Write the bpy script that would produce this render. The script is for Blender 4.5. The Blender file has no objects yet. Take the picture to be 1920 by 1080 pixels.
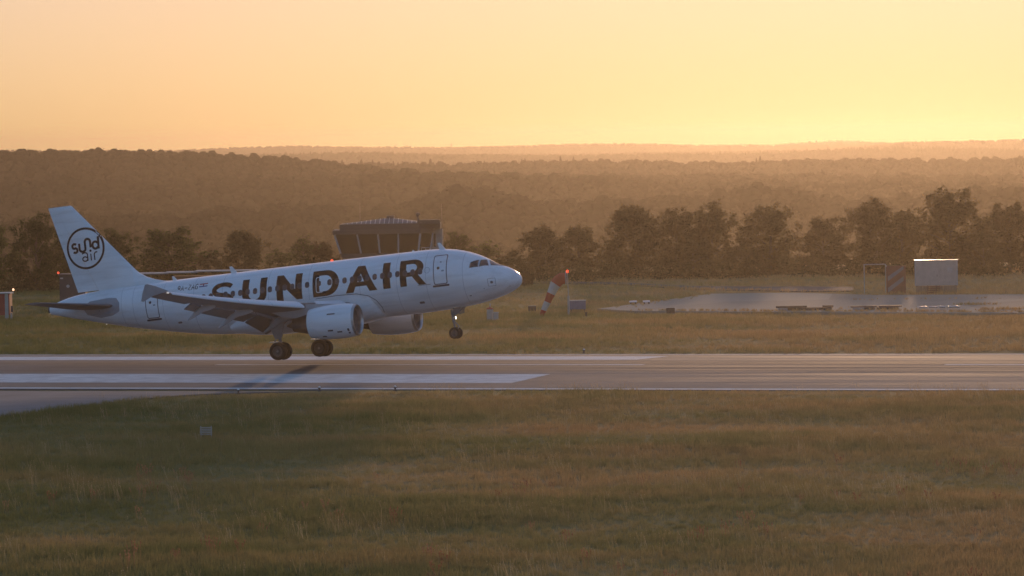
import bpy, bmesh, math, random
import numpy as np
from mathutils import Vector, Matrix

# ------------------------------------------------------------------ camera, sky, sun, exposure
S = bpy.context.scene
COL = S.collection
R = math.radians
F_PX = 8294.0                       # focal length in pixels of the 1920 px wide photograph
CAM_YAW, CAM_PITCH, CAM_ROLL, CAM_H = R(18.62), R(-1.735), R(-0.93), 14.2
CAM_P = Vector((0.0, -290.0 * math.cos(CAM_YAW), CAM_H))
FWD = Vector((-math.sin(CAM_YAW) * math.cos(CAM_PITCH), math.cos(CAM_YAW) * math.cos(CAM_PITCH), math.sin(CAM_PITCH)))
_r = Vector((math.cos(CAM_YAW), math.sin(CAM_YAW), 0)); _u = _r.cross(FWD)
RGT = _r * math.cos(CAM_ROLL) + _u * math.sin(CAM_ROLL)
UPV = -_r * math.sin(CAM_ROLL) + _u * math.cos(CAM_ROLL)
cam_data = bpy.data.cameras.new('camera')
cam_data.sensor_width = 36.0
cam_data.lens = F_PX / 1920 * 36.0
cam_data.clip_start = 1.0
cam_data.clip_end = 60000.0
cam = bpy.data.objects.new('camera', cam_data)
COL.objects.link(cam)
M = Matrix((RGT, UPV, -FWD)).transposed().to_4x4(); M.translation = CAM_P
cam.matrix_world = M
S.camera = cam

SUN_EL = R(4.4)
SUN_AZ = R(13.3)                    # measured from +Y towards -X
SUN_DIR = Vector((-math.sin(SUN_AZ) * math.cos(SUN_EL), math.cos(SUN_AZ) * math.cos(SUN_EL), math.sin(SUN_EL)))
world = bpy.data.worlds.new('World'); S.world = world; world.use_nodes = True
wn = world.node_tree.nodes; wl = world.node_tree.links
sky = wn.new('ShaderNodeTexSky'); sky.sky_type = 'NISHITA'; sky.sun_disc = False
sky.sun_elevation = SUN_EL; sky.sun_rotation = -SUN_AZ
sky.altitude = 200; sky.air_density = 0.7; sky.dust_density = 1.7; sky.ozone_density = 2.2
bg = wn['Background']; bg.inputs['Strength'].default_value = 0.10
sk_g = wn.new('ShaderNodeGamma'); sk_g.inputs['Gamma'].default_value = 0.265    # the camera's soft shoulder
sk_h = wn.new('ShaderNodeHueSaturation'); sk_h.inputs['Saturation'].default_value = 2.3; sk_h.inputs['Value'].default_value = 9.6
wl.new(sky.outputs['Color'], sk_g.inputs['Color']); wl.new(sk_g.outputs[0], sk_h.inputs['Color']); 
sk_t = wn.new('ShaderNodeMixRGB'); sk_t.blend_type = 'MULTIPLY'; sk_t.inputs['Fac'].default_value = 1; sk_t.inputs['Color2'].default_value = (1.055, .915, 1.075, 1)
wl.new(sk_h.outputs[0], sk_t.inputs['Color1']); wl.new(sk_t.outputs[0], bg.inputs['Color'])
sun_data = bpy.data.lights.new('sun', 'SUN'); sun_data.energy = 3.9; sun_data.angle = R(2.0)
sun_data.color = (1.0, 0.61, 0.33)
sun = bpy.data.objects.new('sun', sun_data); COL.objects.link(sun)
sun.rotation_euler = (-SUN_DIR).to_track_quat('-Z', 'Y').to_euler()
S.view_settings.view_transform = 'Standard'; S.view_settings.look = 'None'
S.view_settings.gamma = 1; S.view_settings.use_curve_mapping = False
S.view_settings.exposure = -1.42
S.render.engine = 'CYCLES'
S.cycles.use_denoising = True
S.cycles.max_bounces = 6; S.cycles.diffuse_bounces = 3; S.cycles.glossy_bounces = 3
S.cycles.transmission_bounces = 4; S.cycles.volume_bounces = 0; S.cycles.transparent_max_bounces = 6

HAZE_DENSITY, HAZE_G = 0.00016, 0.83

# ------------------------------------------------------------------ helpers
rng = random.Random(7)
def ray(px, py):
    return (RGT * ((px - 960) / F_PX) + UPV * ((540 - py) / F_PX) + FWD)
def at(px, py, z=0.0):
    """point of the level z under a pixel of the photograph"""
    d = ray(px, py); t = (z - CAM_P.z) / d.z
    return CAM_P + d * t
def at_v(px, py, v):
    """point under a pixel at the distance v along the view axis"""
    return CAM_P + ray(px, py) * v
def uv_of(x, y):
    dx, dy = x - CAM_P.x, y - CAM_P.y
    return (dx * math.cos(CAM_YAW) + dy * math.sin(CAM_YAW), -dx * math.sin(CAM_YAW) + dy * math.cos(CAM_YAW))
def xy_of(u, v):
    c, s = math.cos(CAM_YAW), math.sin(CAM_YAW)
    return (CAM_P.x + u * c - v * s, CAM_P.y + u * s + v * c)

def tag(o, label=None, cat=None, group=None, kind=None):
    if label: o['label'] = label
    if cat: o['category'] = cat
    if group: o['group'] = group
    if kind: o['kind'] = kind
    return o
def empty(name, loc=(0, 0, 0), rz=0.0, **kw):
    o = bpy.data.objects.new(name, None); COL.objects.link(o)
    o.location = loc; o.rotation_euler = (0, 0, rz); o.empty_display_size = 0.3
    return tag(o, **kw)
def link_mesh(name, me, mats, parent=None, smooth=False):
    if not isinstance(mats, (list, tuple)): mats = [mats]
    for m in mats: me.materials.append(m)
    if smooth:
        me.polygons.foreach_set('use_smooth', [True] * len(me.polygons))
    o = bpy.data.objects.new(name, me); COL.objects.link(o)
    if parent: o.parent = parent
    return o
def obj(name, bm, mats, parent=None, smooth=False, sharp=None):
    bmesh.ops.recalc_face_normals(bm, faces=bm.faces[:])
    me = bpy.data.meshes.new(name); bm.to_mesh(me); bm.free()
    o = link_mesh(name, me, mats, parent, smooth)
    if smooth and sharp: me.set_sharp_from_angle(angle=R(sharp))
    return o
def pydata(name, v, f, mats, parent=None, smooth=False):
    me = bpy.data.meshes.new(name); me.from_pydata(v, [], f); me.update()
    return link_mesh(name, me, mats, parent, smooth)
def dup_tree(o, parent=None):
    c = o.copy(); COL.objects.link(c)
    if parent: c.parent = parent
    for ch in list(o.children): dup_tree(ch, c)
    return c
def bx(bm, c, s, rot=None, mi=0):
    """box centred at c with full size s"""
    vs = []
    for dx in (-.5, .5):
        for dy in (-.5, .5):
            for dz in (-.5, .5):
                p = Vector((dx * s[0], dy * s[1], dz * s[2]))
                if rot: p = rot @ p
                vs.append(bm.verts.new(Vector(c) + p))
    for q in ((0, 1, 3, 2), (4, 6, 7, 5), (0, 4, 5, 1), (2, 3, 7, 6), (0, 2, 6, 4), (1, 5, 7, 3)):
        f = bm.faces.new([vs[i] for i in q]); f.material_index = mi
    return vs
def prism(bm, ring_a, ring_b, mi=0, caps=True):
    a = [bm.verts.new(p) for p in ring_a]; b = [bm.verts.new(p) for p in ring_b]
    n = len(a)
    for i in range(n):
        f = bm.faces.new((a[i], a[(i + 1) % n], b[(i + 1) % n], b[i])); f.material_index = mi
    if caps:
        bm.faces.new(a[::-1]).material_index = mi; bm.faces.new(b).material_index = mi
def frame_of(d):
    d = Vector(d).normalized()
    a = Vector((0, 0, 1)) if abs(d.z) < .9 else Vector((1, 0, 0))
    x = d.cross(a).normalized(); return x, d.cross(x).normalized()
def tube(bm, pts, rad, n=10, mi=0, caps=True):
    """tapered tube along points"""
    pts = [Vector(p) for p in pts]
    if not isinstance(rad, (list, tuple)): rad = [rad] * len(pts)
    rings = []
    x = None
    for i, p in enumerate(pts):
        d = (pts[min(i + 1, len(pts) - 1)] - pts[max(i - 1, 0)]).normalized()
        if x is None: x, y = frame_of(d)
        else:
            x = (x - d * x.dot(d)).normalized(); y = d.cross(x)
        rings.append([bm.verts.new(p + (x * math.cos(2 * math.pi * k / n) + y * math.sin(2 * math.pi * k / n)) * rad[i]) for k in range(n)])
    for a, b in zip(rings, rings[1:]):
        for k in range(n):
            f = bm.faces.new((a[k], a[(k + 1) % n], b[(k + 1) % n], b[k])); f.material_index = mi
    if caps:
        bm.faces.new(rings[0][::-1]).material_index = mi; bm.faces.new(rings[-1]).material_index = mi
def lathe(bm, prof, c, axis, n=32, mi=0):
    """profile [(along, radius)] turned round an axis through c"""
    ax = Vector(axis).normalized(); x, y = frame_of(ax); rings = []
    for t, r in prof:
        if r < 1e-5: rings.append([bm.verts.new(Vector(c) + ax * t)])
        else: rings.append([bm.verts.new(Vector(c) + ax * t + (x * math.cos(2 * math.pi * k / n) + y * math.sin(2 * math.pi * k / n)) * r) for k in range(n)])
    for a, b in zip(rings, rings[1:]):
        for k in range(n):
            k2 = (k + 1) % n
            if len(a) == 1 and len(b) == 1: continue
            if len(a) == 1: f = bm.faces.new((a[0], b[k2], b[k]))
            elif len(b) == 1: f = bm.faces.new((a[k], a[k2], b[0]))
            else: f = bm.faces.new((a[k], a[k2], b[k2], b[k]))
            f.material_index = mi

# ------------------------------------------------------------------ materials
def mat(name, col, rough=.6, metal=0.0, spec=.5, noise=0.0, nscale=3.0, bump=0.0, bscale=20.0, emit=None, estr=0.0, trans=0.0):
    m = bpy.data.materials.new(name); m.use_nodes = True
    nt = m.node_tree; b = nt.nodes['Principled BSDF']; L = nt.links
    b.inputs['Base Color'].default_value = (*col, 1); b.inputs['Roughness'].default_value = rough
    b.inputs['Metallic'].default_value = metal; b.inputs['Specular IOR Level'].default_value = spec
    if noise or bump:
        tc = nt.nodes.new('ShaderNodeTexCoord')
    if noise:
        n = nt.nodes.new('ShaderNodeTexNoise'); n.inputs['Scale'].default_value = nscale; n.inputs['Detail'].default_value = 6
        L.new(tc.outputs['Object'], n.inputs['Vector'])
        r = nt.nodes.new('ShaderNodeMapRange'); r.inputs[1].default_value = .3; r.inputs[2].default_value = .7
        r.inputs[3].default_value = 1 - noise; r.inputs[4].default_value = 1 + noise
        L.new(n.outputs['Fac'], r.inputs[0])
        x = nt.nodes.new('ShaderNodeMixRGB'); x.blend_type = 'MULTIPLY'; x.inputs['Fac'].default_value = 1
        x.inputs['Color1'].default_value = (*col, 1); L.new(r.outputs[0], x.inputs['Color2'])
        L.new(x.outputs['Color'], b.inputs['Base Color'])
        r2 = nt.nodes.new('ShaderNodeMapRange'); r2.inputs[3].default_value = rough * .85; r2.inputs[4].default_value = min(1, rough * 1.15)
        L.new(n.outputs['Fac'], r2.inputs[0]); L.new(r2.outputs[0], b.inputs['Roughness'])
    if bump:
        n2 = nt.nodes.new('ShaderNodeTexNoise'); n2.inputs['Scale'].default_value = bscale; n2.inputs['Detail'].default_value = 4
        L.new(tc.outputs['Object'], n2.inputs['Vector'])
        bp = nt.nodes.new('ShaderNodeBump'); bp.inputs['Strength'].default_value = bump; bp.inputs['Distance'].default_value = .05
        L.new(n2.outputs['Fac'], bp.inputs['Height']); L.new(bp.outputs[0], b.inputs['Normal'])
    if emit:
        b.inputs['Emission Color'].default_value = (*emit, 1); b.inputs['Emission Strength'].default_value = estr
    return m
def leaf_mat(name, c1, c2, transl=.3, scale=.05):
    m = bpy.data.materials.new(name); m.use_nodes = True; nt = m.node_tree; N = nt.nodes; L = nt.links
    N.remove(N['Principled BSDF']); out = N['Material Output']
    geo = N.new('ShaderNodeNewGeometry'); oi = N.new('ShaderNodeObjectInfo')
    n = N.new('ShaderNodeTexNoise'); n.inputs['Scale'].default_value = scale; n.inputs['Detail'].default_value = 3
    L.new(geo.outputs['Position'], n.inputs['Vector'])
    a = N.new('ShaderNodeMath'); a.operation = 'ADD'; L.new(n.outputs['Fac'], a.inputs[0])
    s = N.new('ShaderNodeMath'); s.operation = 'MULTIPLY_ADD'; s.inputs[1].default_value = .5; s.inputs[2].default_value = -.25
    L.new(oi.outputs['Random'], s.inputs[0]); L.new(s.outputs[0], a.inputs[1])
    i = N.new('ShaderNodeMath'); i.operation = 'MULTIPLY_ADD'; i.inputs[1].default_value = .4; i.inputs[2].default_value = -.2
    L.new(geo.outputs['Random Per Island'], i.inputs[0])
    a2 = N.new('ShaderNodeMath'); a2.operation = 'ADD'; L.new(a.outputs[0], a2.inputs[0]); L.new(i.outputs[0], a2.inputs[1])
    rp = N.new('ShaderNodeMapRange'); rp.inputs[1].default_value = .3; rp.inputs[2].default_value = .7; L.new(a2.outputs[0], rp.inputs[0])
    mx = N.new('ShaderNodeMixRGB'); mx.inputs['Color1'].default_value = (*c1, 1); mx.inputs['Color2'].default_value = (*c2, 1)
    L.new(rp.outputs[0], mx.inputs['Fac'])
    d = N.new('ShaderNodeBsdfDiffuse'); t = N.new('ShaderNodeBsdfTranslucent'); ms = N.new('ShaderNodeMixShader')
    L.new(mx.outputs[0], d.inputs['Color']); L.new(mx.outputs[0], t.inputs['Color'])
    ms.inputs[0].default_value = transl; L.new(d.outputs[0], ms.inputs[1]); L.new(t.outputs[0], ms.inputs[2])
    L.new(ms.outputs[0], out.inputs['Surface'])
    return m
# ------------------------------------------------------------------ the land: one sheet, airfield plateau, valley, hills
def ramp(x, pts):
    xs = [p[0] for p in pts]; ys = [p[1] for p in pts]
    return np.interp(x, xs, ys)
def vnoise(x, y, seed, n=5, base=1.0):
    r = np.random.RandomState(seed); z = np.zeros_like(x, dtype=float)
    for k in range(n):
        a = r.uniform(0, 2 * np.pi); w = base * 1.75 ** k; p = r.uniform(0, 6.28, 2)
        z += np.sin((x * np.cos(a) + y * np.sin(a)) * w + p[0]) * np.cos((y * np.cos(a) - x * np.sin(a)) * w * .83 + p[1]) / 1.5 ** k
    return z
H2 = 22.5
def bell(v, v0, w0, w1):
    return np.where(v < v0, np.exp(-((v - v0) / w0) ** 2), np.exp(-((v - v0) / w1) ** 2))
def px_of(u, v): return 960 + F_PX * u / np.maximum(v, 1)
def top_z(px, py, v):
    """height of the line seen at a pixel row, at distance v"""
    yh = 288.6 - (px - 960) * math.tan(R(.93))
    return CAM_H + v * (yh - py) / F_PX
RIDGES = [
    (1230, 110, 60, [(-300, 400), (0, 412), (150, 398), (330, 400), (420, 388), (560, 385), (640, 394), (760, 396), (870, 364), (960, 377), (1060, 396), (1200, 386), (1330, 380), (1420, 362), (1500, 374), (1600, 395), (1700, 386), (1850, 380), (2200, 384)]),
    (1560, 150, 70, [(-300, 352), (0, 362), (120, 350), (300, 356), (480, 346), (640, 352), (800, 343), (960, 347), (1100, 340), (1240, 348), (1400, 338), (1560, 343), (1700, 336), (1850, 340), (2200, 340)]),  # distance, near width, far width, [(px, py of the tree tops in the photograph)]
    (1780, 180, 200, [(-300, 286), (0, 288), (200, 287), (330, 288), (420, 293), (520, 301), (640, 312), (800, 330), (2300, 340)]),
    (2250, 280, 200, [(-300, 330), (300, 320), (560, 309), (700, 308), (960, 306), (1200, 307), (1300, 309), (1450, 304), (1600, 301), (1700, 302), (1840, 301), (2300, 298)]),
    (3900, 300, 200, [(-300, 310), (300, 296), (520, 291), (800, 290), (1100, 291), (1300, 292), (1450, 290), (1550, 285), (1680, 283), (2300, 282)]),
    (4800, 300, 200, [(-300, 300), (1300, 286), (1560, 283), (1640, 274), (1700, 267), (1800, 264), (1920, 261), (2300, 256)]),
    (5900, 400, 250, [(-300, 288), (200, 288), (330, 285), (450, 280), (600, 277), (700, 278), (900, 276), (1080, 271.5), (1200, 271.5), (1330, 274), (1480, 273), (1600, 272), (2300, 272)]),
    (6450, 300, 150, [(-300, 285), (1300, 279), (1430, 275), (1490, 268.5), (1560, 265.5), (1620, 266), (1670, 270), (1720, 277), (2300, 280)]),
]
TREE_H = 6.0
def land_z(x, y):
    x = np.asarray(x, float); y = np.asarray(y, float)
    c, s = math.cos(CAM_YAW), math.sin(CAM_YAW)
    dx, dy = x - CAM_P.x, y - CAM_P.y
    u = dx * c + dy * s; v = -dx * s + dy * c
    # airfield: level, with low swells away from the runway
    ay = np.abs(y)
    sw = np.clip((ay - 27) / 25, 0, 1)
    z = sw * (vnoise(x, y, 3, 4, .045) * .16 - .05)
    # foreground falls very slightly towards the camera
    z = z + sw * np.where(y < -27, -0.15 * np.clip((-y - 27) / 60, 0, 1), 0)
    # plateau edge and valley
    fall = ramp(v, [(0, 0), (540, 0), (620, -2), (780, -13), (900, -19), (1100, -23), (1400, -23), (1900, -22), (2400, -18), (4000, -12), (9000, -11), (12000, -10), (20000, -10)])
    far = np.clip((v - 600) / 250, 0, 1)
    z = z * (1 - far) + fall + far * (vnoise(u, v, 11, 4, .009) * 1.2 + vnoise(u * .45, v, 13, 2, .016) * .8)
    px = px_of(u, v)
    hill = np.full_like(z, -1e3)
    for d, w0, w1, pts in RIDGES:
        crest = top_z(px, ramp(px, pts), d) - TREE_H
        base = -24.0
        hill = np.maximum(hill, base + (crest - base) * bell(v, d, w0, w1))
    return np.where(v > 900, np.maximum(z, hill + far * vnoise(u * .6, v, 17, 3, .02) * .8 + np.clip((v - 1800) / 400, 0, 1) * vnoise(u, v * .3, 27, 3, .011) * .9), z)

def grid_sheet(name, us, vs, mats, faces_mi=None):
    U, V = np.meshgrid(us, vs)
    c, s = math.cos(CAM_YAW), math.sin(CAM_YAW)
    X = CAM_P.x + U * c - V * s; Y = CAM_P.y + U * s + V * c
    Z = land_z(X, Y)
    nv, nu = U.shape
    co = np.stack([X, Y, Z], -1).reshape(-1, 3)
    idx = np.arange(nv * nu).reshape(nv, nu)
    q = np.stack([idx[:-1, :-1], idx[:-1, 1:], idx[1:, 1:], idx[1:, :-1]], -1).reshape(-1, 4)
    me = bpy.data.meshes.new(name)
    me.vertices.add(len(co)); me.vertices.foreach_set('co', co.ravel())
    me.loops.add(q.size); me.loops.foreach_set('vertex_index', q.ravel())
    me.polygons.add(len(q)); me.polygons.foreach_set('loop_start', np.arange(0, q.size, 4))
    me.update(calc_edges=True); me.validate()
    return link_mesh(name, me, mats, smooth=True)

def ground_material():
    m = bpy.data.materials.new('meadow_soil'); m.use_nodes = True; nt = m.node_tree; N = nt.nodes; L = nt.links
    b = N['Principled BSDF']; b.inputs['Roughness'].default_value = 1; b.inputs['Specular IOR Level'].default_value = 0.05
    g = N.new('ShaderNodeNewGeometry')
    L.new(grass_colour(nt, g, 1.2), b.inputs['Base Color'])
    return m
def grass_colour(nt, g, gain):
    """patchy meadow colour from the place itself: olive, straw and rusty sorrel patches"""
    N = nt.nodes; L = nt.links
    mp = N.new('ShaderNodeMapping'); mp.inputs['Scale'].default_value = (.6, 1, 1); L.new(g.outputs['Position'], mp.inputs['Vector'])
    def noise(sc, det, w):
        n = N.new('ShaderNodeTexNoise'); n.noise_dimensions = '4D'; n.inputs['W'].default_value = w
        n.inputs['Scale'].default_value = sc; n.inputs['Detail'].default_value = det; L.new(mp.outputs[0], n.inputs['Vector']); return n
    n1 = noise(.05, 5, 1.3); n2 = noise(.22, 5, 7.1); n3 = noise(.10, 3, 3.7)
    r = N.new('ShaderNodeValToRGB'); e = r.color_ramp.elements
    e[0].position = .36; e[0].color = (.108 * gain, .106 * gain, .034 * gain, 1)
    e[1].position = .64; e[1].color = (.30 * gain, .185 * gain, .078 * gain, 1)
    x = e.new(.5); x.color = (.180 * gain, .145 * gain, .054 * gain, 1)
    mx = N.new('ShaderNodeMixRGB'); mx.inputs['Fac'].default_value = .4
    L.new(n1.outputs['Fac'], mx.inputs['Color1']); L.new(n2.outputs['Fac'], mx.inputs['Color2']); 
    # warm glow towards the right painted into the grass: olive turns to straw
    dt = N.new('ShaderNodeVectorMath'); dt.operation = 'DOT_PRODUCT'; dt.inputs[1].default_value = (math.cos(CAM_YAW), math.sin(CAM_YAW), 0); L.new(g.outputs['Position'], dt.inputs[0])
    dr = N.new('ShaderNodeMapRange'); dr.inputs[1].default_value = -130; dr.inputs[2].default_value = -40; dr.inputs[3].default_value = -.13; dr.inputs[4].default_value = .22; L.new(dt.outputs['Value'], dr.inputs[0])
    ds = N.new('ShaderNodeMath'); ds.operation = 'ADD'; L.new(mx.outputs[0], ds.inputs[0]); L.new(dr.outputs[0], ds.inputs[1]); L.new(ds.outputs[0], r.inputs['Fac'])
    rr = N.new('ShaderNodeMapRange'); rr.inputs[1].default_value = .52; rr.inputs[2].default_value = .72; rr.inputs[4].default_value = .55
    L.new(n3.outputs['Fac'], rr.inputs[0])
    m2 = N.new('ShaderNodeMixRGB'); m2.inputs['Color2'].default_value = (.28 * gain, .150 * gain, .065 * gain, 1)
    L.new(rr.outputs[0], m2.inputs['Fac']); L.new(r.outputs[0], m2.inputs['Color1'])
    return m2.outputs[0]
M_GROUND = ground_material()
M_WOODFLOOR = mat('forest_floor', (.03, .03, .015), rough=1, spec=0)
vs = np.concatenate([np.arange(-40, 90, 10.), np.arange(90, 560, 2.5), np.arange(560, 1000, 10.), np.arange(1000, 6800, 30.)])
us = np.concatenate([-np.geomspace(900, 90, 20), np.arange(-85, 86, 2.5), np.geomspace(90, 900, 20)])
# beyond the plateau the sheet fans out with distance
def fan_sheet():
    U = np.repeat(us[None, :], len(vs), 0); V = np.repeat(vs[:, None], len(us), 1)
    k = np.clip(V / 600, 1, None); U = U * k
    c, s = math.cos(CAM_YAW), math.sin(CAM_YAW)
    X = CAM_P.x + U * c - V * s; Y = CAM_P.y + U * s + V * c; Z = land_z(X, Y)
    near = (np.abs(Y) < 24.5)
    Z = np.where(near, -.05, Z)             # the runway lies in a shallow bed
    nv, nu = U.shape; co = np.stack([X, Y, Z], -1).reshape(-1, 3)
    idx = np.arange(nv * nu).reshape(nv, nu)
    q = np.stack([idx[:-1, :-1], idx[:-1, 1:], idx[1:, 1:], idx[1:, :-1]], -1).reshape(-1, 4)
    me = bpy.data.meshes.new('ground'); me.vertices.add(len(co)); me.vertices.foreach_set('co', co.ravel())
    me.loops.add(q.size); me.loops.foreach_set('vertex_index', q.ravel())
    me.polygons.add(len(q)); me.polygons.foreach_set('loop_start', np.arange(0, q.size, 4))
    mi = (V[:-1, :-1] > 640).astype(int).ravel(); me.polygons.foreach_set('material_index', mi)
    me.update(calc_edges=True); me.validate()
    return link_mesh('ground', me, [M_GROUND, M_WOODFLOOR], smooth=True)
ground = tag(fan_sheet(), kind='structure')

# ------------------------------------------------------------------ the air
bm = bmesh.new(); prism(bm, [(*xy_of(u, v), -40) for u, v in ((-11500, -160), (11500, -160), (11500, 6900), (-11500, 6900))], [(*xy_of(u, v), 48) for u, v in ((-11500, -160), (11500, -160), (11500, 6900), (-11500, 6900))]); 
M_HAZE = bpy.data.materials.new('haze_air'); M_HAZE.use_nodes = True
nt = M_HAZE.node_tree; nt.nodes.remove(nt.nodes['Principled BSDF'])
pv = nt.nodes.new('ShaderNodeVolumePrincipled'); pv.inputs['Color'].default_value = (.32, .285, .25, 1)
pv.inputs['Density'].default_value = HAZE_DENSITY; pv.inputs['Anisotropy'].default_value = HAZE_G
nt.links.new(pv.outputs[0], nt.nodes['Material Output'].inputs['Volume'])
haze = tag(obj('haze', bm, M_HAZE), kind='stuff')
# ------------------------------------------------------------------ runway, markings, taxiway, old apron
CROWN = .019
def crown_z(y):
    y = np.abs(y); return CROWN * (H2 - np.sqrt(y * y + 6.0) + .1)
def strip(name, x0, x1, y0, y1, dz, m, skew=0.0, nx=1, parent=None):
    """sheet lying on the cambered runway between two long edges"""
    n = max(1, int(abs(y1 - y0) / 1.2)); ys = np.linspace(y0, y1, n + 1); v = []; f = []
    xs = np.linspace(0, 1, nx + 1)
    for y in ys:
        for t in xs: v.append((x0 + (x1 - x0) * t, y, float(crown_z(y)) + dz))
    for i in range(n):
        for j in range(nx):
            a = i * (nx + 1) + j; f.append((a, a + 1, a + nx + 2, a + nx + 1))
    return pydata(name, v, f, m, parent)
def asphalt(name, base, rough, streak=True, glint=.5):
    m = bpy.data.materials.new(name); m.use_nodes = True; nt = m.node_tree; N = nt.nodes; L = nt.links
    b = N['Principled BSDF']; b.inputs['Roughness'].default_value = rough; b.inputs['Specular IOR Level'].default_value = glint
    g = N.new('ShaderNodeNewGeometry'); sp = N.new('ShaderNodeSeparateXYZ'); L.new(g.outputs['Position'], sp.inputs[0])
    mp = N.new('ShaderNodeMapping'); mp.inputs['Scale'].default_value = (.035, .9, 1); L.new(g.outputs['Position'], mp.inputs['Vector'])
    n1 = N.new('ShaderNodeTexNoise'); n1.inputs['Scale'].default_value = 1; n1.inputs['Detail'].default_value = 6; L.new(mp.outputs[0], n1.inputs['Vector'])
    n2 = N.new('ShaderNodeTexNoise'); n2.inputs['Scale'].default_value = .35; n2.inputs['Detail'].default_value = 8; L.new(g.outputs['Position'], n2.inputs['Vector'])
    ad = N.new('ShaderNodeMath'); ad.operation = 'MULTIPLY_ADD'; ad.inputs[1].default_value = .6; L.new(n1.outputs['Fac'], ad.inputs[0])
    h = N.new('ShaderNodeMath'); h.operation = 'MULTIPLY'; h.inputs[1].default_value = .4; L.new(n2.outputs['Fac'], h.inputs[0]); L.new(h.outputs[0], ad.inputs[2])
    rp = N.new('ShaderNodeValToRGB'); e = rp.color_ramp.elements
    e[0].position = .33; e[0].color = (base * .74, base * .69, base * .64, 1); e[1].position = .66; e[1].color = (base * 1.32, base * 1.24, base * 1.16, 1)
    L.new(ad.outputs[0], rp.inputs['Fac']); colour = rp.outputs[0]
    rg = N.new('ShaderNodeMapRange'); rg.inputs[1].default_value = .3; rg.inputs[2].default_value = .7
    rg.inputs[3].default_value = rough * .82; rg.inputs[4].default_value = min(1, rough * 1.25); L.new(n1.outputs['Fac'], rg.inputs[0])
    L.new(rg.outputs[0], b.inputs['Roughness'])
    if streak:   # rubber laid down by touching wheels: two bands either side of the centreline
        ab = N.new('ShaderNodeMath'); ab.operation = 'ABSOLUTE'; L.new(sp.outputs['Y'], ab.inputs[0])
        bd = N.new('ShaderNodeMapRange'); bd.interpolation_type = 'SMOOTHERSTEP'; bd.inputs[1].default_value = 10.5; bd.inputs[2].default_value = 3.0
        L.new(ab.outputs[0], bd.inputs[0])
        m2 = N.new('ShaderNodeMapping'); m2.inputs['Scale'].default_value = (.012, 1.6, 1); L.new(g.outputs['Position'], m2.inputs['Vector'])
        n3 = N.new('ShaderNodeTexNoise'); n3.inputs['Scale'].default_value = 1; n3.inputs['Detail'].default_value = 5; L.new(m2.outputs[0], n3.inputs['Vector'])
        r3 = N.new('ShaderNodeMapRange'); r3.inputs[1].default_value = .35; r3.inputs[2].default_value = .62; L.new(n3.outputs['Fac'], r3.inputs[0])
        mu = N.new('ShaderNodeMath'); mu.operation = 'MULTIPLY'; L.new(bd.outputs[0], mu.inputs[0]); L.new(r3.outputs[0], mu.inputs[1])
        mk = N.new('ShaderNodeMath'); mk.operation = 'MULTIPLY'; mk.inputs[1].default_value = .75; L.new(mu.outputs[0], mk.inputs[0])
        mx = N.new('ShaderNodeMixRGB'); mx.inputs['Color2'].default_value = (.018, .015, .014, 1); L.new(mk.outputs[0], mx.inputs['Fac']); L.new(colour, mx.inputs['Color1'])
        colour = mx.outputs[0]
    L.new(colour, b.inputs['Base Color'])
    # fine aggregate and sawn drainage grooves across the surface
    wv = N.new('ShaderNodeTexWave'); wv.inputs['Scale'].default_value = .5; wv.inputs['Distortion'].default_value = .6; wv.inputs['Detail'].default_value = 2
    L.new(g.outputs['Position'], wv.inputs['Vector'])
    n4 = N.new('ShaderNodeTexNoise'); n4.inputs['Scale'].default_value = 9; n4.inputs['Detail'].default_value = 3; L.new(g.outputs['Position'], n4.inputs['Vector'])
    bp = N.new('ShaderNodeBump'); bp.inputs['Strength'].default_value = .25; bp.inputs['Distance'].default_value = .02
    bs = N.new('ShaderNodeMath'); bs.operation = 'MULTIPLY_ADD'; bs.inputs[1].default_value = .35; L.new(wv.outputs['Fac'], bs.inputs[0]); L.new(n4.outputs['Fac'], bs.inputs[2])
    L.new(bs.outputs[0], bp.inputs['Height']); L.new(bp.outputs[0], b.inputs['Normal'])
    return m
M_RUNWAY = asphalt('runway_asphalt', .14, .88, glint=.22)
M_TAXI = asphalt('taxiway_asphalt', .17, .8, streak=False, glint=.3)
M_APRON = asphalt('apron_asphalt', .13, .8, streak=False, glint=.04)
# worn slabs of the old apron: patches of different age, some rubbed smooth
nt = M_APRON.node_tree; N = nt.nodes; L = nt.links; b = N['Principled BSDF']; g = N.new('ShaderNodeNewGeometry')
mp = N.new('ShaderNodeMapping'); mp.inputs['Scale'].default_value = (.07, .035, 1); mp.inputs['Rotation'].default_value = (0, 0, .3); L.new(g.outputs['Position'], mp.inputs['Vector'])
vo = N.new('ShaderNodeTexVoronoi'); vo.inputs['Scale'].default_value = 1; L.new(mp.outputs[0], vo.inputs['Vector'])
sp = N.new('ShaderNodeSeparateColor'); L.new(vo.outputs['Color'], sp.inputs[0])
cr = N.new('ShaderNodeValToRGB'); e = cr.color_ramp.elements; e[0].color = (.29, .245, .19, 1); e[1].color = (.42, .35, .265, 1); L.new(sp.outputs[0], cr.inputs['Fac'])
mx = N.new('ShaderNodeMixRGB'); mx.inputs['Fac'].default_value = .9; old = b.inputs['Base Color'].links[0].from_socket
L.new(old, mx.inputs['Color1']); L.new(cr.outputs[0], mx.inputs['Color2']); L.new(mx.outputs[0], b.inputs['Base Color'])
rg = N.new('ShaderNodeMapRange'); rg.inputs[3].default_value = .92; rg.inputs[4].default_value = .95; L.new(sp.outputs[1], rg.inputs[0]); L.new(rg.outputs[0], b.inputs['Roughness'])
M_ROAD = asphalt('road_asphalt', .09, .9, streak=False, glint=.15)
def marking_mat(name, c):
    m = mat(name, c, rough=.85, spec=.2, noise=.22, nscale=.9, bump=.1, bscale=8); return m
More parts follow.
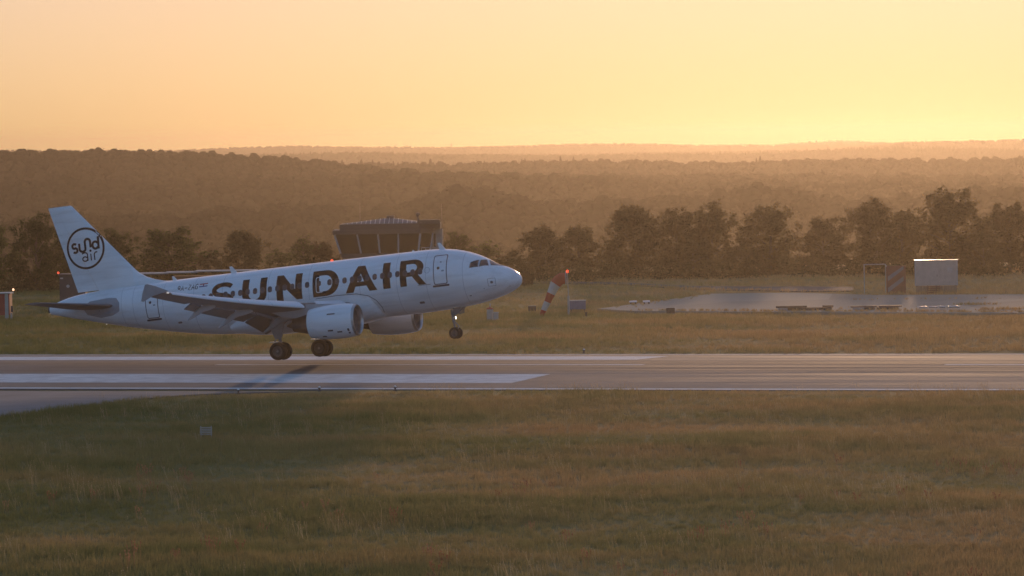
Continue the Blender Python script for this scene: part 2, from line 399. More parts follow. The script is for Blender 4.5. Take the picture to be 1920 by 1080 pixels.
M_PAINT = marking_mat('runway_paint', (.60, .60, .58))
X0, X1 = -900., 700.
bm = bmesh.new()
ys = list(np.linspace(-H2, H2, 31)); prev = None
for X in np.linspace(X0, X1, 41):
    row = [bm.verts.new((X, -H2, -.3))] + [bm.verts.new((X, y, float(crown_z(y)))) for y in ys] + [bm.verts.new((X, H2, -.3))]
    if prev:
        for k in range(len(row) - 1): bm.faces.new((prev[k], row[k], row[k + 1], prev[k + 1]))
    prev = row
runway = tag(obj('runway', bm, M_RUNWAY, smooth=True, sharp=40), kind='structure')
tag(strip('edge_stripe', X0, X1, -22.2, -21.3, .004, M_PAINT, parent=runway, nx=8), label='white stripe along the near edge of the runway')
tag(strip('edge_stripe', X0, X1, 21.3, 22.2, .004, M_PAINT, parent=runway, nx=8), label='white stripe along the far edge of the runway')
XA = -87.0
tag(strip('aiming_point_bar', XA - 62, XA, -17.0, -9.3, .004, M_PAINT, parent=runway, nx=4), label='broad white aiming point bar on the near half')
tag(strip('aiming_point_bar', XA - 62, XA, 9.3, 17.0, .004, M_PAINT, parent=runway, nx=4), label='broad white aiming point bar on the far half')
xc1 = at(1200, 684, .42).x; xc2 = at(1765, 684, .42).x
for k in range(-8, 10):
    a = xc2 + 50 * k
    strip('centreline_dash', a, a + 30, -.45, .45, .005, M_PAINT, parent=runway, nx=2)

def poly_sheet(name, pts, z, m, cell=4.0, kind='structure', skirt=.25):
    """flat sheet over a ground polygon with a short skirt down into the soil"""
    bm = bmesh.new()
    top = [bm.verts.new((p[0], p[1], z)) for p in pts]
    bot = [bm.verts.new((p[0], p[1], z - skirt)) for p in pts]
    f = bm.faces.new(top)
    n = len(pts)
    for i in range(n): bm.faces.new((top[i], bot[i], bot[(i + 1) % n], top[(i + 1) % n]))
    bmesh.ops.triangulate(bm, faces=[f])
    return tag(obj(name, bm, m), kind=kind)
TAXI_PX = [(560, 733.5), (500, 734.5), (440, 736), (380, 738.5), (310, 743), (250, 749), (200, 755), (150, 761), (80, 770), (0, 779), (-120, 795), (-400, 840)]
taxi_edge = [at(px, py, 0.0) for px, py in TAXI_PX]
taxi_poly = [(p.x, min(p.y, -H2 - .02)) for p in taxi_edge] + [(-400, taxi_edge[-1].y - 30), (-400, -H2 - .02)]
poly_sheet('taxiway', taxi_poly, -.012, M_TAXI)
APRON_PX = [(1120, 579), (1335, 550.5), (1490, 548.5), (1640, 553), (1935, 551.5), (2200, 551),
            (2200, 588), (1935, 586.5), (1500, 585), (1190, 583)]
apron_poly = [(p.x, p.y) for p in (at(a, b, .02) for a, b in APRON_PX)]
poly_sheet('apron', apron_poly, .02, M_APRON)
ROAD_PX_T = [(930, 527.2), (1060, 527.8), (1180, 530.5), (1300, 536.5), (1420, 537.5), (1500, 537), (1600, 538)]
ROAD_PX_B = [(1600, 545), (1500, 546.0), (1420, 544.0), (1310, 543), (1180, 533.6), (1060, 530.6), (930, 529.8)]
road_poly = [(p.x, p.y) for p in (at(a, b, .02) for a, b in ROAD_PX_T + ROAD_PX_B)]
poly_sheet('road', road_poly, .024, M_ROAD)
def in_poly(x, y, poly):
    x = np.asarray(x); y = np.asarray(y); ins = np.zeros(x.shape, bool); n = len(poly); j = n - 1
    for i in range(n):
        xi, yi = poly[i][:2]; xj, yj = poly[j][:2]
        c = ((yi > y) != (yj > y)) & (x < (xj - xi) * (y - yi) / (yj - yi + 1e-12) + xi); ins ^= c; j = i
    return ins
def near_poly(x, y, poly, d):
    r = np.zeros(np.shape(x), bool)
    for ox, oy in ((0, 0), (d, 0), (-d, 0), (0, d), (0, -d), (.7 * d, .7 * d), (-.7 * d, -.7 * d), (.7 * d, -.7 * d), (-.7 * d, .7 * d)): r |= in_poly(x + ox, y + oy, poly)
    return r
# the soil under the hard surfaces lies lower
me = ground.data; co = np.empty(len(me.vertices) * 3); me.vertices.foreach_get('co', co); co = co.reshape(-1, 3)
hard = near_poly(co[:, 0], co[:, 1], taxi_poly, 3) | near_poly(co[:, 0], co[:, 1], apron_poly, 3) | near_poly(co[:, 0], co[:, 1], road_poly, 3)
co[hard, 2] = np.minimum(co[hard, 2], -.09); me.vertices.foreach_set('co', co.ravel()); me.update()
# ------------------------------------------------------------------ the airliner
def pchip(xs, ys):
    xs = np.array(xs, float); ys = np.array(ys, float); h = np.diff(xs); d = np.diff(ys) / h; m = np.zeros_like(ys)
    for i in range(1, len(xs) - 1):
        if d[i - 1] * d[i] > 0:
            w1, w2 = 2 * h[i] + h[i - 1], h[i] + 2 * h[i - 1]; m[i] = (w1 + w2) / (w1 / d[i - 1] + w2 / d[i])
    m[0], m[-1] = d[0] * 1.2, d[-1]
    def f(x):
        x = min(max(x, xs[0]), xs[-1]); i = min(max(int(np.searchsorted(xs, x)) - 1, 0), len(h) - 1); t = (x - xs[i]) / h[i]
        return float((1 + 2 * t) * (1 - t) ** 2 * ys[i] + t * (1 - t) ** 2 * h[i] * m[i] + t * t * (3 - 2 * t) * ys[i + 1] + t * t * (t - 1) * h[i] * m[i + 1])
    return f
zt_f = pchip([.1, .2, .35, .6, 1.0, 1.4, 1.7, 2.2, 2.7, 3.2, 3.9, 4.7, 5.6, 6.6, 22, 25, 28, 30, 31.7, 33.0, 33.88], [-.56, -.30, -.13, .08, .31, .47, .60, .94, 1.23, 1.46, 1.71, 1.90, 2.0, 2.05, 2.07, 2.06, 2.03, 1.97, 1.84, 1.60, 1.32])
zb_f = pchip([.1, .2, .35, .6, 1.0, 1.5, 2.2, 3.2, 4.3, 5.6, 7, 19.5, 21, 23, 25, 27, 29, 31, 32.6, 33.88], [-.64, -.90, -1.05, -1.20, -1.38, -1.54, -1.70, -1.87, -1.98, -2.04, -2.07, -2.07, -1.98, -1.74, -1.38, -.98, -.53, -.02, .40, .74])
hw_f = pchip([.1, .2, .35, .6, 1.0, 1.5, 2.2, 3.0, 4.0, 5.2, 6.5, 20.5, 22.5, 24.5, 26.5, 28.5, 30.5, 32, 33.2, 33.88], [.04, .33, .52, .76, 1.03, 1.27, 1.53, 1.72, 1.87, 1.95, 1.975, 1.975, 1.92, 1.78, 1.55, 1.25, .88, .58, .35, .24])
def B(s, y, z): return Vector((16.0 - s, -y, z))          # s aft of the nose, y to starboard
def fus(s, phi, off=0.0):
    zt, zb, hw = zt_f(s), zb_f(s), hw_f(s); zc, hz = (zt + zb) / 2, (zt + zb) / 2 - zb
    n = Vector((0, math.sin(phi) / hw, math.cos(phi) / hz)).normalized()
    e = .02; dzt, dhw = (zt_f(s + e) - zt_f(s - e)) / (2 * e), (hw_f(s + e) - hw_f(s - e)) / (2 * e); dzb = (zb_f(s + e) - zb_f(s - e)) / (2 * e)
    dr = dhw * math.sin(phi) ** 2 + (dzt if math.cos(phi) > 0 else -dzb) * math.cos(phi) ** 2
    n = Vector((-max(-.9, min(2.5, dr)), n.y, n.z)).normalized()
    return B(s + n.x * off, hw * math.sin(phi) + n.y * off, zc + hz * math.cos(phi) + n.z * off)
def fus_z(s, z, off=0.0, sgn=1):
    zt, zb = zt_f(s), zb_f(s); zc, hz = (zt + zb) / 2, (zt - zb) / 2
    p = fus(s, math.acos(max(-1, min(1, (z - zc) / hz))), off)
    return p if sgn > 0 else Vector((p.x, -p.y, p.z))

M_WHITE = mat('white_aircraft_paint', (.80, .81, .82), rough=.30, noise=.05, nscale=.5)
nt = M_WHITE.node_tree; b = nt.nodes['Principled BSDF']; b.inputs['Coat Weight'].default_value = .6; b.inputs['Coat Roughness'].default_value = .14
# thin grime drawn aft along the skin
tc = nt.nodes.new('ShaderNodeTexCoord'); mp = nt.nodes.new('ShaderNodeMapping'); mp.inputs['Scale'].default_value = (.28, 3.2, 3.2); nt.links.new(tc.outputs['Object'], mp.inputs['Vector'])
gn = nt.nodes.new('ShaderNodeTexNoise'); gn.inputs['Scale'].default_value = 1.0; gn.inputs['Detail'].default_value = 7; nt.links.new(mp.outputs[0], gn.inputs['Vector'])
gr = nt.nodes.new('ShaderNodeMapRange'); gr.inputs[1].default_value = .46; gr.inputs[2].default_value = .78; gr.inputs[4].default_value = .5; nt.links.new(gn.outputs['Fac'], gr.inputs[0])
gm = nt.nodes.new('ShaderNodeMixRGB'); gm.inputs['Color2'].default_value = (.50, .48, .45, 1); nt.links.new(gr.outputs[0], gm.inputs['Fac'])
nt.links.new(b.inputs['Base Color'].links[0].from_socket, gm.inputs['Color1']); nt.links.new(gm.outputs[0], b.inputs['Base Color'])
M_WING = mat('grey_wing_paint', (.17, .165, .165), rough=.6, spec=.2, noise=.08, nscale=.8)
M_SLAT = mat('polished_slat_metal', (.74, .75, .77), rough=.32, metal=.1)
M_JOINT = mat('panel_joint_grey', (.42, .42, .44), rough=.5)
M_LETTER = mat('dark_brown_lettering', (.012, .007, .006), rough=.6, spec=.2, noise=.06)
M_GLASS = mat('dark_window_glass', (.012, .013, .016), rough=.08, spec=.7)
M_CABIN = mat('cabin_window_pane', (.05, .042, .046), rough=.12, spec=.6)
M_RIM = mat('window_rim_metal', (.07, .06, .06), rough=.4, metal=.3)
M_SEAM = mat('dark_door_seam', (.10, .10, .12), rough=.6)
M_SILL = mat('dark_door_sill', (.04, .04, .05), rough=.5)
M_METAL = mat('bare_metal', (.45, .44, .43), rough=.3, metal=.9, noise=.1)
M_DARKMETAL = mat('exhaust_metal', (.10, .09, .085), rough=.45, metal=.7, noise=.2)
M_TYRE = mat('tyre_rubber', (.018, .017, .017), rough=.85, bump=.2, bscale=12)
M_GEAR = mat('grey_gear_paint', (.22, .22, .225), rough=.4, noise=.1)
M_HUB = mat('dusty_wheel_hub', (.10, .095, .09), rough=.55, metal=.4)
M_GREYSKIN = mat('grey_tail_plate', (.30, .31, .33), rough=.42, noise=.08)
M_FAIR = mat('fairing_paint', (.40, .40, .41), rough=.5, spec=.25, noise=.05)
M_RED = mat('red_print', (.35, .03, .03), rough=.4)
M_BLUE = mat('blue_print', (.03, .05, .22), rough=.4)
M_LAMP = mat('lit_landing_lamp', (.9, .9, .85), emit=(1, .88, .70), estr=9)
M_NAV = mat('faint_navigation_lamp', (.8, .8, .78), emit=(1, .85, .7), estr=1.2)
M_REDLAMP = mat('lit_red_lamp', (.6, .05, .03), emit=(1, .10, .04), estr=4)

PLANE = empty('airliner', (-107.8, 0.05, 4.93), label='white passenger jet touching down nose high with dark SUNDAIR lettering', cat='airplane')
PLANE.rotation_euler = (R(-1.1), R(-6.0), R(0.2))

# fuselage skin
ST = list(np.array([.1, .13, .17, .22, .29, .38, .48, .6, .75, .9, 1.05, 1.2, 1.4, 1.6, 1.8, 2.0, 2.25, 2.5, 2.8, 3.1, 3.5, 3.9, 4.4, 5, 5.6, 6.4])) + list(np.arange(7.2, 20, 1.0)) + list(np.arange(20, 33.5, .5)) + [33.5, 33.7, 33.88]
bm = bmesh.new(); NP = 72; prev = None
for s in ST:
    ring = [bm.verts.new(fus(s, 2 * math.pi * k / NP)) for k in range(NP)]
    if prev:
        for k in range(NP): bm.faces.new((prev[k], ring[k], ring[(k + 1) % NP], prev[(k + 1) % NP]))
    else: bm.faces.new(ring)
    prev = ring
bm.faces.new(prev[::-1])
fuselage = obj('fuselage', bm, M_WHITE, PLANE, smooth=True, sharp=50)
bm = bmesh.new()
lathe(bm, [(0, .25), (.30, .22), (.30, .17), (.1, .16)], B(33.70, 0, 1.03), (-1, 0, .1), n=24)
obj('tail_exhaust', bm, M_DARKMETAL, PLANE, smooth=True, sharp=40)

# flat shapes printed or set on the skin
def flat_shape(name, loops, m, parent, off=.006, sgn=1, mapper=None, step=(.45, .10)):
    """polygon loops (outer, holes) in side view (s, z), laid on the skin"""
    from mathutils.geometry import tessellate_polygon
    bm = bmesh.new()
    shapes = loops if isinstance(loops[0][0][0], (list, tuple)) else [loops]
    for shape in shapes:
        vv = [Vector((p[0], p[1], 0)) for lp in shape for p in lp]
        bv = [bm.verts.new(v) for v in vv]
        for t in tessellate_polygon([[Vector((p[0], p[1], 0)) for p in lp] for lp in shape]):
            try: bm.faces.new([bv[i] for i in t])
            except ValueError: pass
    xs = [v.co.x for v in bm.verts]; zs = [v.co.y for v in bm.verts]
    for z in np.arange(math.floor(min(zs) / step[1]) * step[1], max(zs), step[1]):
        bmesh.ops.bisect_plane(bm, geom=bm.verts[:] + bm.edges[:] + bm.faces[:], plane_co=(0, float(z), 0), plane_no=(0, 1, 0))
    for x in np.arange(math.floor(min(xs) / step[0]) * step[0], max(xs), step[0]):
        bmesh.ops.bisect_plane(bm, geom=bm.verts[:] + bm.edges[:] + bm.faces[:], plane_co=(float(x), 0, 0), plane_no=(1, 0, 0))
    mapper = mapper or (lambda s, z: fus_z(s, z, off, sgn))
    for v in bm.verts: v.co = mapper(v.co.x, v.co.y)
    me = bpy.data.meshes.new(name); 
    for f in bm.faces: f.smooth = True
    bm.normal_update()
    if bm.faces and sum((f.normal.y for f in bm.faces)) * sgn > 0: bmesh.ops.reverse_faces(bm, faces=bm.faces[:])
    bm.to_mesh(me); bm.free()
    return link_mesh(name, me, m, parent)
def arc(cx, cy, rx, ry, a0, a1, n=14):
    return [(cx + rx * math.cos(R(a0 + (a1 - a0) * i / n)), cy + ry * math.sin(R(a0 + (a1 - a0) * i / n))) for i in range(n + 1)]
def rrect(s0, s1, z0, z1, r, n=5):
    return arc(s1 - r, z1 - r, r, r, 0, 90, n) + arc(s0 + r, z1 - r, r, r, 90, 180, n) + arc(s0 + r, z0 + r, r, r, 180, 270, n) + arc(s1 - r, z0 + r, r, r, 270, 360, n)
# letters drawn in a box: t across to the right (towards the nose), h upwards 0..1
ZL, ZH = -.24, 1.46
def letter(s_left, s_right, loops):
    w = s_left - s_right; H = ZH - ZL
    return [[(s_left - p[0] * w, ZL + p[1] * H) for p in lp] for lp in loops]
def thick(path, w):
    """closed outline of a thick polyline, (t,h) with its own width in metres handled by caller"""
    L_, R_ = [], []
    for i, p in enumerate(path):
        a = path[max(i - 1, 0)]; b = path[min(i + 1, len(path) - 1)]
        dx, dy = b[0] - a[0], b[1] - a[1]; l = math.hypot(dx, dy) or 1; nx, ny = -dy / l, dx / l
        ww = w[i] if isinstance(w, list) else w
        L_.append((p[0] + nx * ww / 2, p[1] + ny * ww / 2)); R_.append((p[0] - nx * ww / 2, p[1] - ny * ww / 2))
    return L_ + R_[::-1]
def LS():
    # S as a thick curve: wide strokes, in units of metres then normalised
    p = arc(.80, 1.26, .66, .34, 28, 180, 14) + arc(.80, 1.22, .66, .36, 180, 252, 8)[1:] + arc(.74, .46, .66, .38, 72, 0, 8) + arc(.74, .44, .66, .34, 0, -152, 14)[1:]
    o = thick(p, [.34 if 8 < i < 36 else .30 for i in range(len(p))])
    return [[(x / 1.52, (y + .05) / 1.80) for x, y in o]]
def LU():
    o = [(0, 1), (.27, 1)] + [(.27, .40)] + arc(.5, .38, .23, .20, 180, 360, 10) + [(.73, 1), (1, 1)] + [(1, .40)] + arc(.5, .38, .5, .40, 360, 180, 14)
    return [o]
def LN(): return [[(0, 0), (0, 1), (.25, 1), (.74, .40), (.74, 1), (1, 1), (1, 0), (.77, 0), (.26, .60), (.26, 0)]]
def LD():
    o = [(0, 0), (0, 1), (.46, 1)] + arc(.48, .5, .52, .50, 90, -90, 18) + [(.46, 0)]
    i = [(.25, .19), (.46, .19)] + arc(.46, .5, .29, .31, -90, 90, 14) + [(.25, .81)]
    return [o, i]
def LA():
    return [[(0, 0), (.385, 1), (.615, 1), (1, 0), (.755, 0), (.675, .22), (.325, .22), (.245, 0)], [(.39, .39), (.61, .39), (.5, .71)]]
def LI(): return [[(0, 0), (0, 1), (1, 1), (1, 0)]]
def LR():
    o = [(0, 0), (0, 1), (.50, 1)] + arc(.52, .685, .40, .315, 90, -62, 14) + [(1, 0), (.72, 0), (.47, .36), (.25, .36), (.25, 0)]
    i = [(.25, .53), (.48, .53)] + arc(.49, .685, .18, .155, -90, 90, 10) + [(.25, .84)]
    return [o, i]
for nm, a, b, fn in (('letter', 21.24, 19.74, LS), ('letter', 19.08, 17.32, LU), ('letter', 16.62, 14.80, LN), ('letter', 14.03, 12.15, LD), ('letter', 11.72, 9.50, LA), ('letter', 9.06, 8.55, LI), ('letter', 7.86, 6.05, LR)):
    flat_shape(nm, letter(a, b, fn()), M_LETTER, fuselage)
# registration 9A-ZAG as stroke characters
def stroke(paths, s_left, z0, hgt, wd, w):
    out = []
    for p in paths: out.append([[(s_left - q[0] * wd, z0 + q[1] * hgt) for q in thick([(a, b) for a, b in p], w)]])
    return out
CH = {'9': [[(.1, .05), (.5, .0), (.85, .2), (.9, .6), (.8, .9), (.5, 1), (.15, .9), (.1, .65), (.3, .45), (.85, .5)]],
      'A': [[(0, 0), (.5, 1), (1, 0)], [(.18, .36), (.82, .36)]], '-': [[(.05, .45), (.95, .45)]],
      'Z': [[(.05, 1), (.95, 1), (.08, 0), (1, 0)]], 'G': [[(.95, .85), (.6, 1), (.25, .92), (.05, .6), (.1, .2), (.4, 0), (.9, .08), (.92, .45), (.55, .45)]]}
def aspect(paths, wd, hgt): return [[(a, b) for a, b in p] for p in paths]
sx = 23.86; shp = []
for c in '9A-ZAG':
    for p in CH[c]:
        q = [(a * .19, b * .33) for a, b in p]
        shp.append([[(sx - a - .0, 1.24 + b + (sx - 23.86) * -.0) for a, b in thick(q, .05)]])
    sx -= .262
flat_shape('registration', shp, M_LETTER, fuselage)
flag = flat_shape('flag', [[(22.26, 1.34), (21.66, 1.34), (21.66, 1.55), (22.26, 1.55)]], mat('white_print', (.75, .75, .75)), fuselage, off=.006)
flat_shape('flag_stripe', [[(22.26, 1.49), (21.66, 1.49), (21.66, 1.56), (22.26, 1.56)]], M_RED, flag, off=.009)
flat_shape('flag_stripe', [[(22.26, 1.33), (21.66, 1.33), (21.66, 1.40), (22.26, 1.40)]], M_BLUE, flag, off=.009)
flat_shape('flag_crest', [[(22.0, 1.40), (21.92, 1.40), (21.92, 1.49), (22.0, 1.49)]], M_RED, flag, off=.009)

# cabin windows
def cabin_window(s, sgn):
    w = flat_shape('cabin_window', [rrect(s - .125, s + .125, .46, .80, .115)], M_CABIN, PLANE, off=.012, sgn=sgn, step=(1, .12))
    flat_shape('window_rim', [rrect(s - .155, s + .155, .43, .83, .14), rrect(s - .125, s + .125, .46, .80, .115)[::-1]], M_RIM, w, off=.014, sgn=sgn, step=(1, .12))
for sgn in (1, -1):
    s = 6.42
    while s < 23.7:
        if not (13.05 < s < 14.0): cabin_window(s, sgn)
        s += .533
# faint joints between the skin panels
for s in (3.55, 6.05, 8.1, 10.7, 14.3, 17.2, 20.5, 22.6, 24.9, 27.2, 28.1):
    bm = bmesh.new(); r0 = [[bm.verts.new(fus(s + d, 2 * math.pi * k / 48, .004)) for k in range(48)] for d in (0, .022)]
    for k in range(48): bm.faces.new((r0[0][k], r0[0][(k + 1) % 48], r0[1][(k + 1) % 48], r0[1][k]))
    obj('panel_joint', bm, M_JOINT, fuselage, smooth=True)
# doors: seam, sill, small window
def door(s0, s1, z0, z1, sgn, label):
    d = flat_shape('door', [rrect(s0 + .03, s1 - .03, z0 + .03, z1 - .03, .09)], M_WHITE, PLANE, off=.010, sgn=sgn)
    d['label'] = label
    flat_shape('door_seam', [rrect(s0 - .03, s1 + .03, z0 - .03, z1 + .03, .12), rrect(s0 + .03, s1 - .03, z0 + .03, z1 - .03, .09)[::-1]], M_SEAM, d, off=.007, sgn=sgn)
    flat_shape('door_sill', [rrect(s0 - .13, s1 + .13, z0 - .17, z0 - .05, .05)], M_SILL, d, off=.022, sgn=sgn)
    sm = (s0 + s1) / 2
    flat_shape('door_window', [rrect(sm + .02, sm + .20, .62, .80, .06)], M_GLASS, d, off=.016, sgn=sgn)
    flat_shape('door_handle', [rrect(sm - .28, sm - .10, .46, .56, .03)], M_GREYSKIN, d, off=.016, sgn=sgn)
    flat_shape('door_handle', [rrect(sm - .10, sm + .02, 1.06, 1.12, .02)], M_SEAM, d, off=.016, sgn=sgn)
for sgn in (1, -1):
    door(4.62, 5.50, -.34, 1.53, sgn, 'front cabin door')
    door(25.30, 26.22, -.34, 1.50, sgn, 'rear cabin door')
    e = flat_shape('overwing_exit', [rrect(13.30, 13.80, .02, 1.05, .12), rrect(13.345, 13.755, .065, 1.005, .10)[::-1]], M_WHITE, PLANE, off=.013, sgn=sgn)
    flat_shape('exit_window', [rrect(13.43, 13.67, .46, .80, .11)], M_CABIN, e, off=.013, sgn=sgn)
# cockpit windows, three each side
def phi_of(s, z):
    zt, zb = zt_f(s), zb_f(s); return math.acos(max(-1, min(1, (z - (zt + zb) / 2) / ((zt - zb) / 2))))
def pane(name, corners, m, off, sgn, parent):
    """corners (s, phi) of a quad on the nose skin"""
    bm = bmesh.new(); n = 6; g = []
    for i in range(n + 1):
        row = []
        for j in range(n + 1):
            u, v = i / n, j / n
            a = [corners[0][k] * (1 - u) + corners[1][k] * u for k in (0, 1)]; b = [corners[3][k] * (1 - u) + corners[2][k] * u for k in (0, 1)]
            s, ph = a[0] * (1 - v) + b[0] * v, a[1] * (1 - v) + b[1] * v
            p = fus(s, ph, off); row.append(bm.verts.new(p if sgn > 0 else (p.x, -p.y, p.z)))
        g.append(row)
    for i in range(n):
        for j in range(n): bm.faces.new((g[i][j], g[i + 1][j], g[i + 1][j + 1], g[i][j + 1]))
    return obj(name, bm, m, parent, smooth=True)
for sgn in (1, -1):
    for cs in ([(1.22, .06), (1.86, phi_of(1.86, .52)), (2.12, phi_of(2.12, .88)), (2.02, .06)],
               [(2.00, phi_of(2.00, .53)), (2.50, phi_of(2.50, .52)), (2.50, phi_of(2.50, .92)), (2.24, phi_of(2.24, .92))],
               [(2.60, phi_of(2.60, .52)), (3.10, phi_of(3.10, .50)), (3.05, phi_of(3.05, .84)), (2.62, phi_of(2.62, .95))]):
        w = pane('cockpit_window', cs, M_GLASS, .016, sgn, PLANE)
        c0 = [sum(c[k] for c in cs) / 4 for k in (0, 1)]
        big = [(c[0] + (c[0] - c0[0]) * .10 + (.02 if c[0] > c0[0] else -.02), c[1] + (c[1] - c0[1]) * .12) for c in cs]
        pane('window_frame', big, M_FAIR, .008, sgn, w)
# small hatches and probes on the nose and belly
for s, z, w, h, m_ in ((1.75, -.60, .16, .16, M_SEAM), (6.65, -1.40, .34, .14, M_SEAM), (3.3, -1.32, .14, .05, M_SEAM), (2.3, -.95, .05, .05, M_SEAM), (6.2, -.28, .9, .03, M_SEAM), (.75, -.98, .1, .03, M_METAL), (23.9, -.85, .3, .12, M_SEAM), (29.9, .58, .06, .06, M_SEAM)):
    flat_shape('hatch', [rrect(s - w / 2, s + w / 2, z - h / 2, z + h / 2, min(w, h) * .3)], m_, fuselage, off=.010)
flat_shape('hatch', [rrect(1.50, 2.0, -.86, -.34, .05), rrect(1.53, 1.97, -.83, -.37, .04)[::-1]], M_GREYSKIN, fuselage, off=.006)
flat_shape('hatch', [arc(5.95, .66, .20, .20, 0, 360, 20), arc(5.95, .66, .175, .175, 0, 360, 20)[::-1]], M_GREYSKIN, fuselage, off=.006)
# roof aerials and beacon
def blade(s, h, ch, z0):
    bm = bmesh.new()
    a = [B(s, -.03, z0), B(s, .03, z0), B(s + ch, .02, z0), B(s + ch, -.02, z0)]
    b = [B(s + h * .75, -.012, z0 + h), B(s + h * .75, .012, z0 + h), B(s + h * .75 + ch * .42, .01, z0 + h), B(s + h * .75 + ch * .42, -.01, z0 + h)]
    prism(bm, a, b); obj('aerial', bm, M_WHITE, PLANE)
blade(5.15, .46, .42, 1.96); blade(20.0, .48, .46, 2.04); blade(24.4, .30, .32, 2.03); blade(7.3, .12, .2, 2.03)
bm = bmesh.new(); lathe(bm, [(0, .09), (.06, .085), (.11, .05), (.125, 0)], B(13.2, 0, 2.06), (0, 0, 1), n=12); obj('beacon', bm, M_REDLAMP, PLANE, smooth=True)
bm = bmesh.new(); lathe(bm, [(0, .05), (.05, .045), (.08, 0)], B(33.93, 0, .84), (-1, 0, 0), n=10); obj('tail_light', bm, M_NAV, PLANE, smooth=True)
bm = bmesh.new(); lathe(bm, [(0, .045), (.04, .04), (.06, 0)], B(29.9, 0, -.33), (0, 0, -1), n=10); obj('tail_light', bm, M_NAV, PLANE, smooth=True)

# wing-body fairing
bm = bmesh.new(); prev = None
fw_ = pchip([9.5, 9.7, 10.2, 11, 12, 14, 16.5, 18.2, 19.4, 20.3], [.9, 1.45, 1.9, 2.12, 2.2, 2.25, 2.25, 2.18, 1.95, 1.6]); fb_ = pchip([9.5, 10.2, 11, 12, 14, 17, 18.5, 20.3], [-2.02, -2.15, -2.28, -2.36, -2.42, -2.40, -2.30, -1.98])
ft_ = pchip([9.5, 9.7, 10.2, 11, 12, 18, 19.4, 20.3], [-1.45, -1.0, -.62, -.42, -.36, -.7, -1.1, -1.5])
for s in np.linspace(9.5, 20.3, 40):
    w, zb, zt = fw_(s), fb_(s), ft_(s); ring = []
    for k in range(25):
        a = math.pi * k / 24; sn, cs = math.sin(a - math.pi / 2), math.cos(a - math.pi / 2)
        ring.append(bm.verts.new(B(s, w * math.copysign(abs(sn) ** .75, sn), zt - (zt - zb) * abs(cs) ** .62)))
    if prev:
        for k in range(24): bm.faces.new((prev[k], ring[k], ring[k + 1], prev[k + 1]))
    prev = ring
obj('belly_fairing', bm, M_WHITE, PLANE, smooth=True, sharp=50)
# seams of the fairing on the skin
flat_shape('hatch', [thick([(13.9, -.36), (12.4, -.30), (11.0, -.34), (10.2, -.55), (9.7, -.92), (9.46, -1.4), (9.5, -1.75)], .035)], M_SEAM, fuselage, off=.012)

# wings
def foil(t, n=14, camber=.015):
    xs = [.5 * (1 - math.cos(math.pi * i / n)) for i in range(n + 1)]
    th = lambda x: 5 * t * (.2969 * math.sqrt(x) - .126 * x - .3516 * x * x + .2843 * x ** 3 - .1036 * x ** 4)
    cm = lambda x: camber * 4 * x * (1 - x)
    up = [(x, cm(x) + th(x)) for x in xs]; lo = [(x, cm(x) - th(x)) for x in xs]
    return up, lo
def wing_at(y):
    le = np.interp(y, [1.5, 16.95], [10.80, 18.35]); ch = np.interp(y, [1.5, 6.4, 16.95], [6.35, 3.88, 1.52])
    z = -1.28 + (y - 1.5) * .082 + .0035 * max(0, y - 1.5) ** 2; t = np.interp(y, [1.5, 6.4, 16.95], [.15, .118, .105]); tw = R(np.interp(y, [1.5, 6.4, 16.95], [4, 1.8, -.5]))
    return le, ch, z, t, tw
def wpt(y, x, h, sgn):
    """x, h in chords from the leading edge, turned by the local twist"""
    le, ch, z, t, tw = wing_at(y); c, s_ = math.cos(tw), math.sin(tw)
    dx, dz = (x - .25) * ch, h * ch
    return B(le + .25 * ch + dx * c + dz * s_, sgn * y, z - dx * s_ + dz * c)
def loft(bm, rings, closed=True, caps=True, mi=0):
    vs = [[bm.verts.new(p) for p in r] for r in rings]; n = len(vs[0])
    for a, b in zip(vs, vs[1:]):
        for k in range(n if closed else n - 1): bm.faces.new((a[k], a[(k + 1) % n], b[(k + 1) % n], b[k])).material_index = mi
    if caps: bm.faces.new(vs[0][::-1]); bm.faces.new(vs[-1])
def foil_loop(y, sgn, x0, x1):
    t = wing_at(y)[3]; up, lo = foil(t, 22)
    def val(lst, x): return float(np.interp(x, [p[0] for p in lst], [p[1] for p in lst]))
    xs = [x0 + (x1 - x0) * (i / 12) ** 1.5 for i in range(13)]
    return [wpt(y, x, val(up, x), sgn) for x in xs] + [wpt(y, x, val(lo, x), sgn) for x in xs[::-1]]
def seg(name, parent, m, sgn, ys, x0, x1, dx=0, dz=0, droop=0, pivot=.8):
    rings = []
    for y in ys:
        lp = foil_loop(y, sgn, x0, x1); le, ch, z, t, tw = wing_at(y); pv = wpt(y, pivot, 0, sgn); out = []
        for p in lp:
            q = p - pv; c, s_ = math.cos(droop), math.sin(droop)
            q = Vector((q.x * c - q.z * s_, q.y, q.x * s_ + q.z * c)); out.append(pv + q + Vector((-dx * ch, 0, dz * ch)))
        rings.append(out)
    bm = bmesh.new(); loft(bm, rings); return obj(name, bm, m, parent, smooth=True, sharp=40)
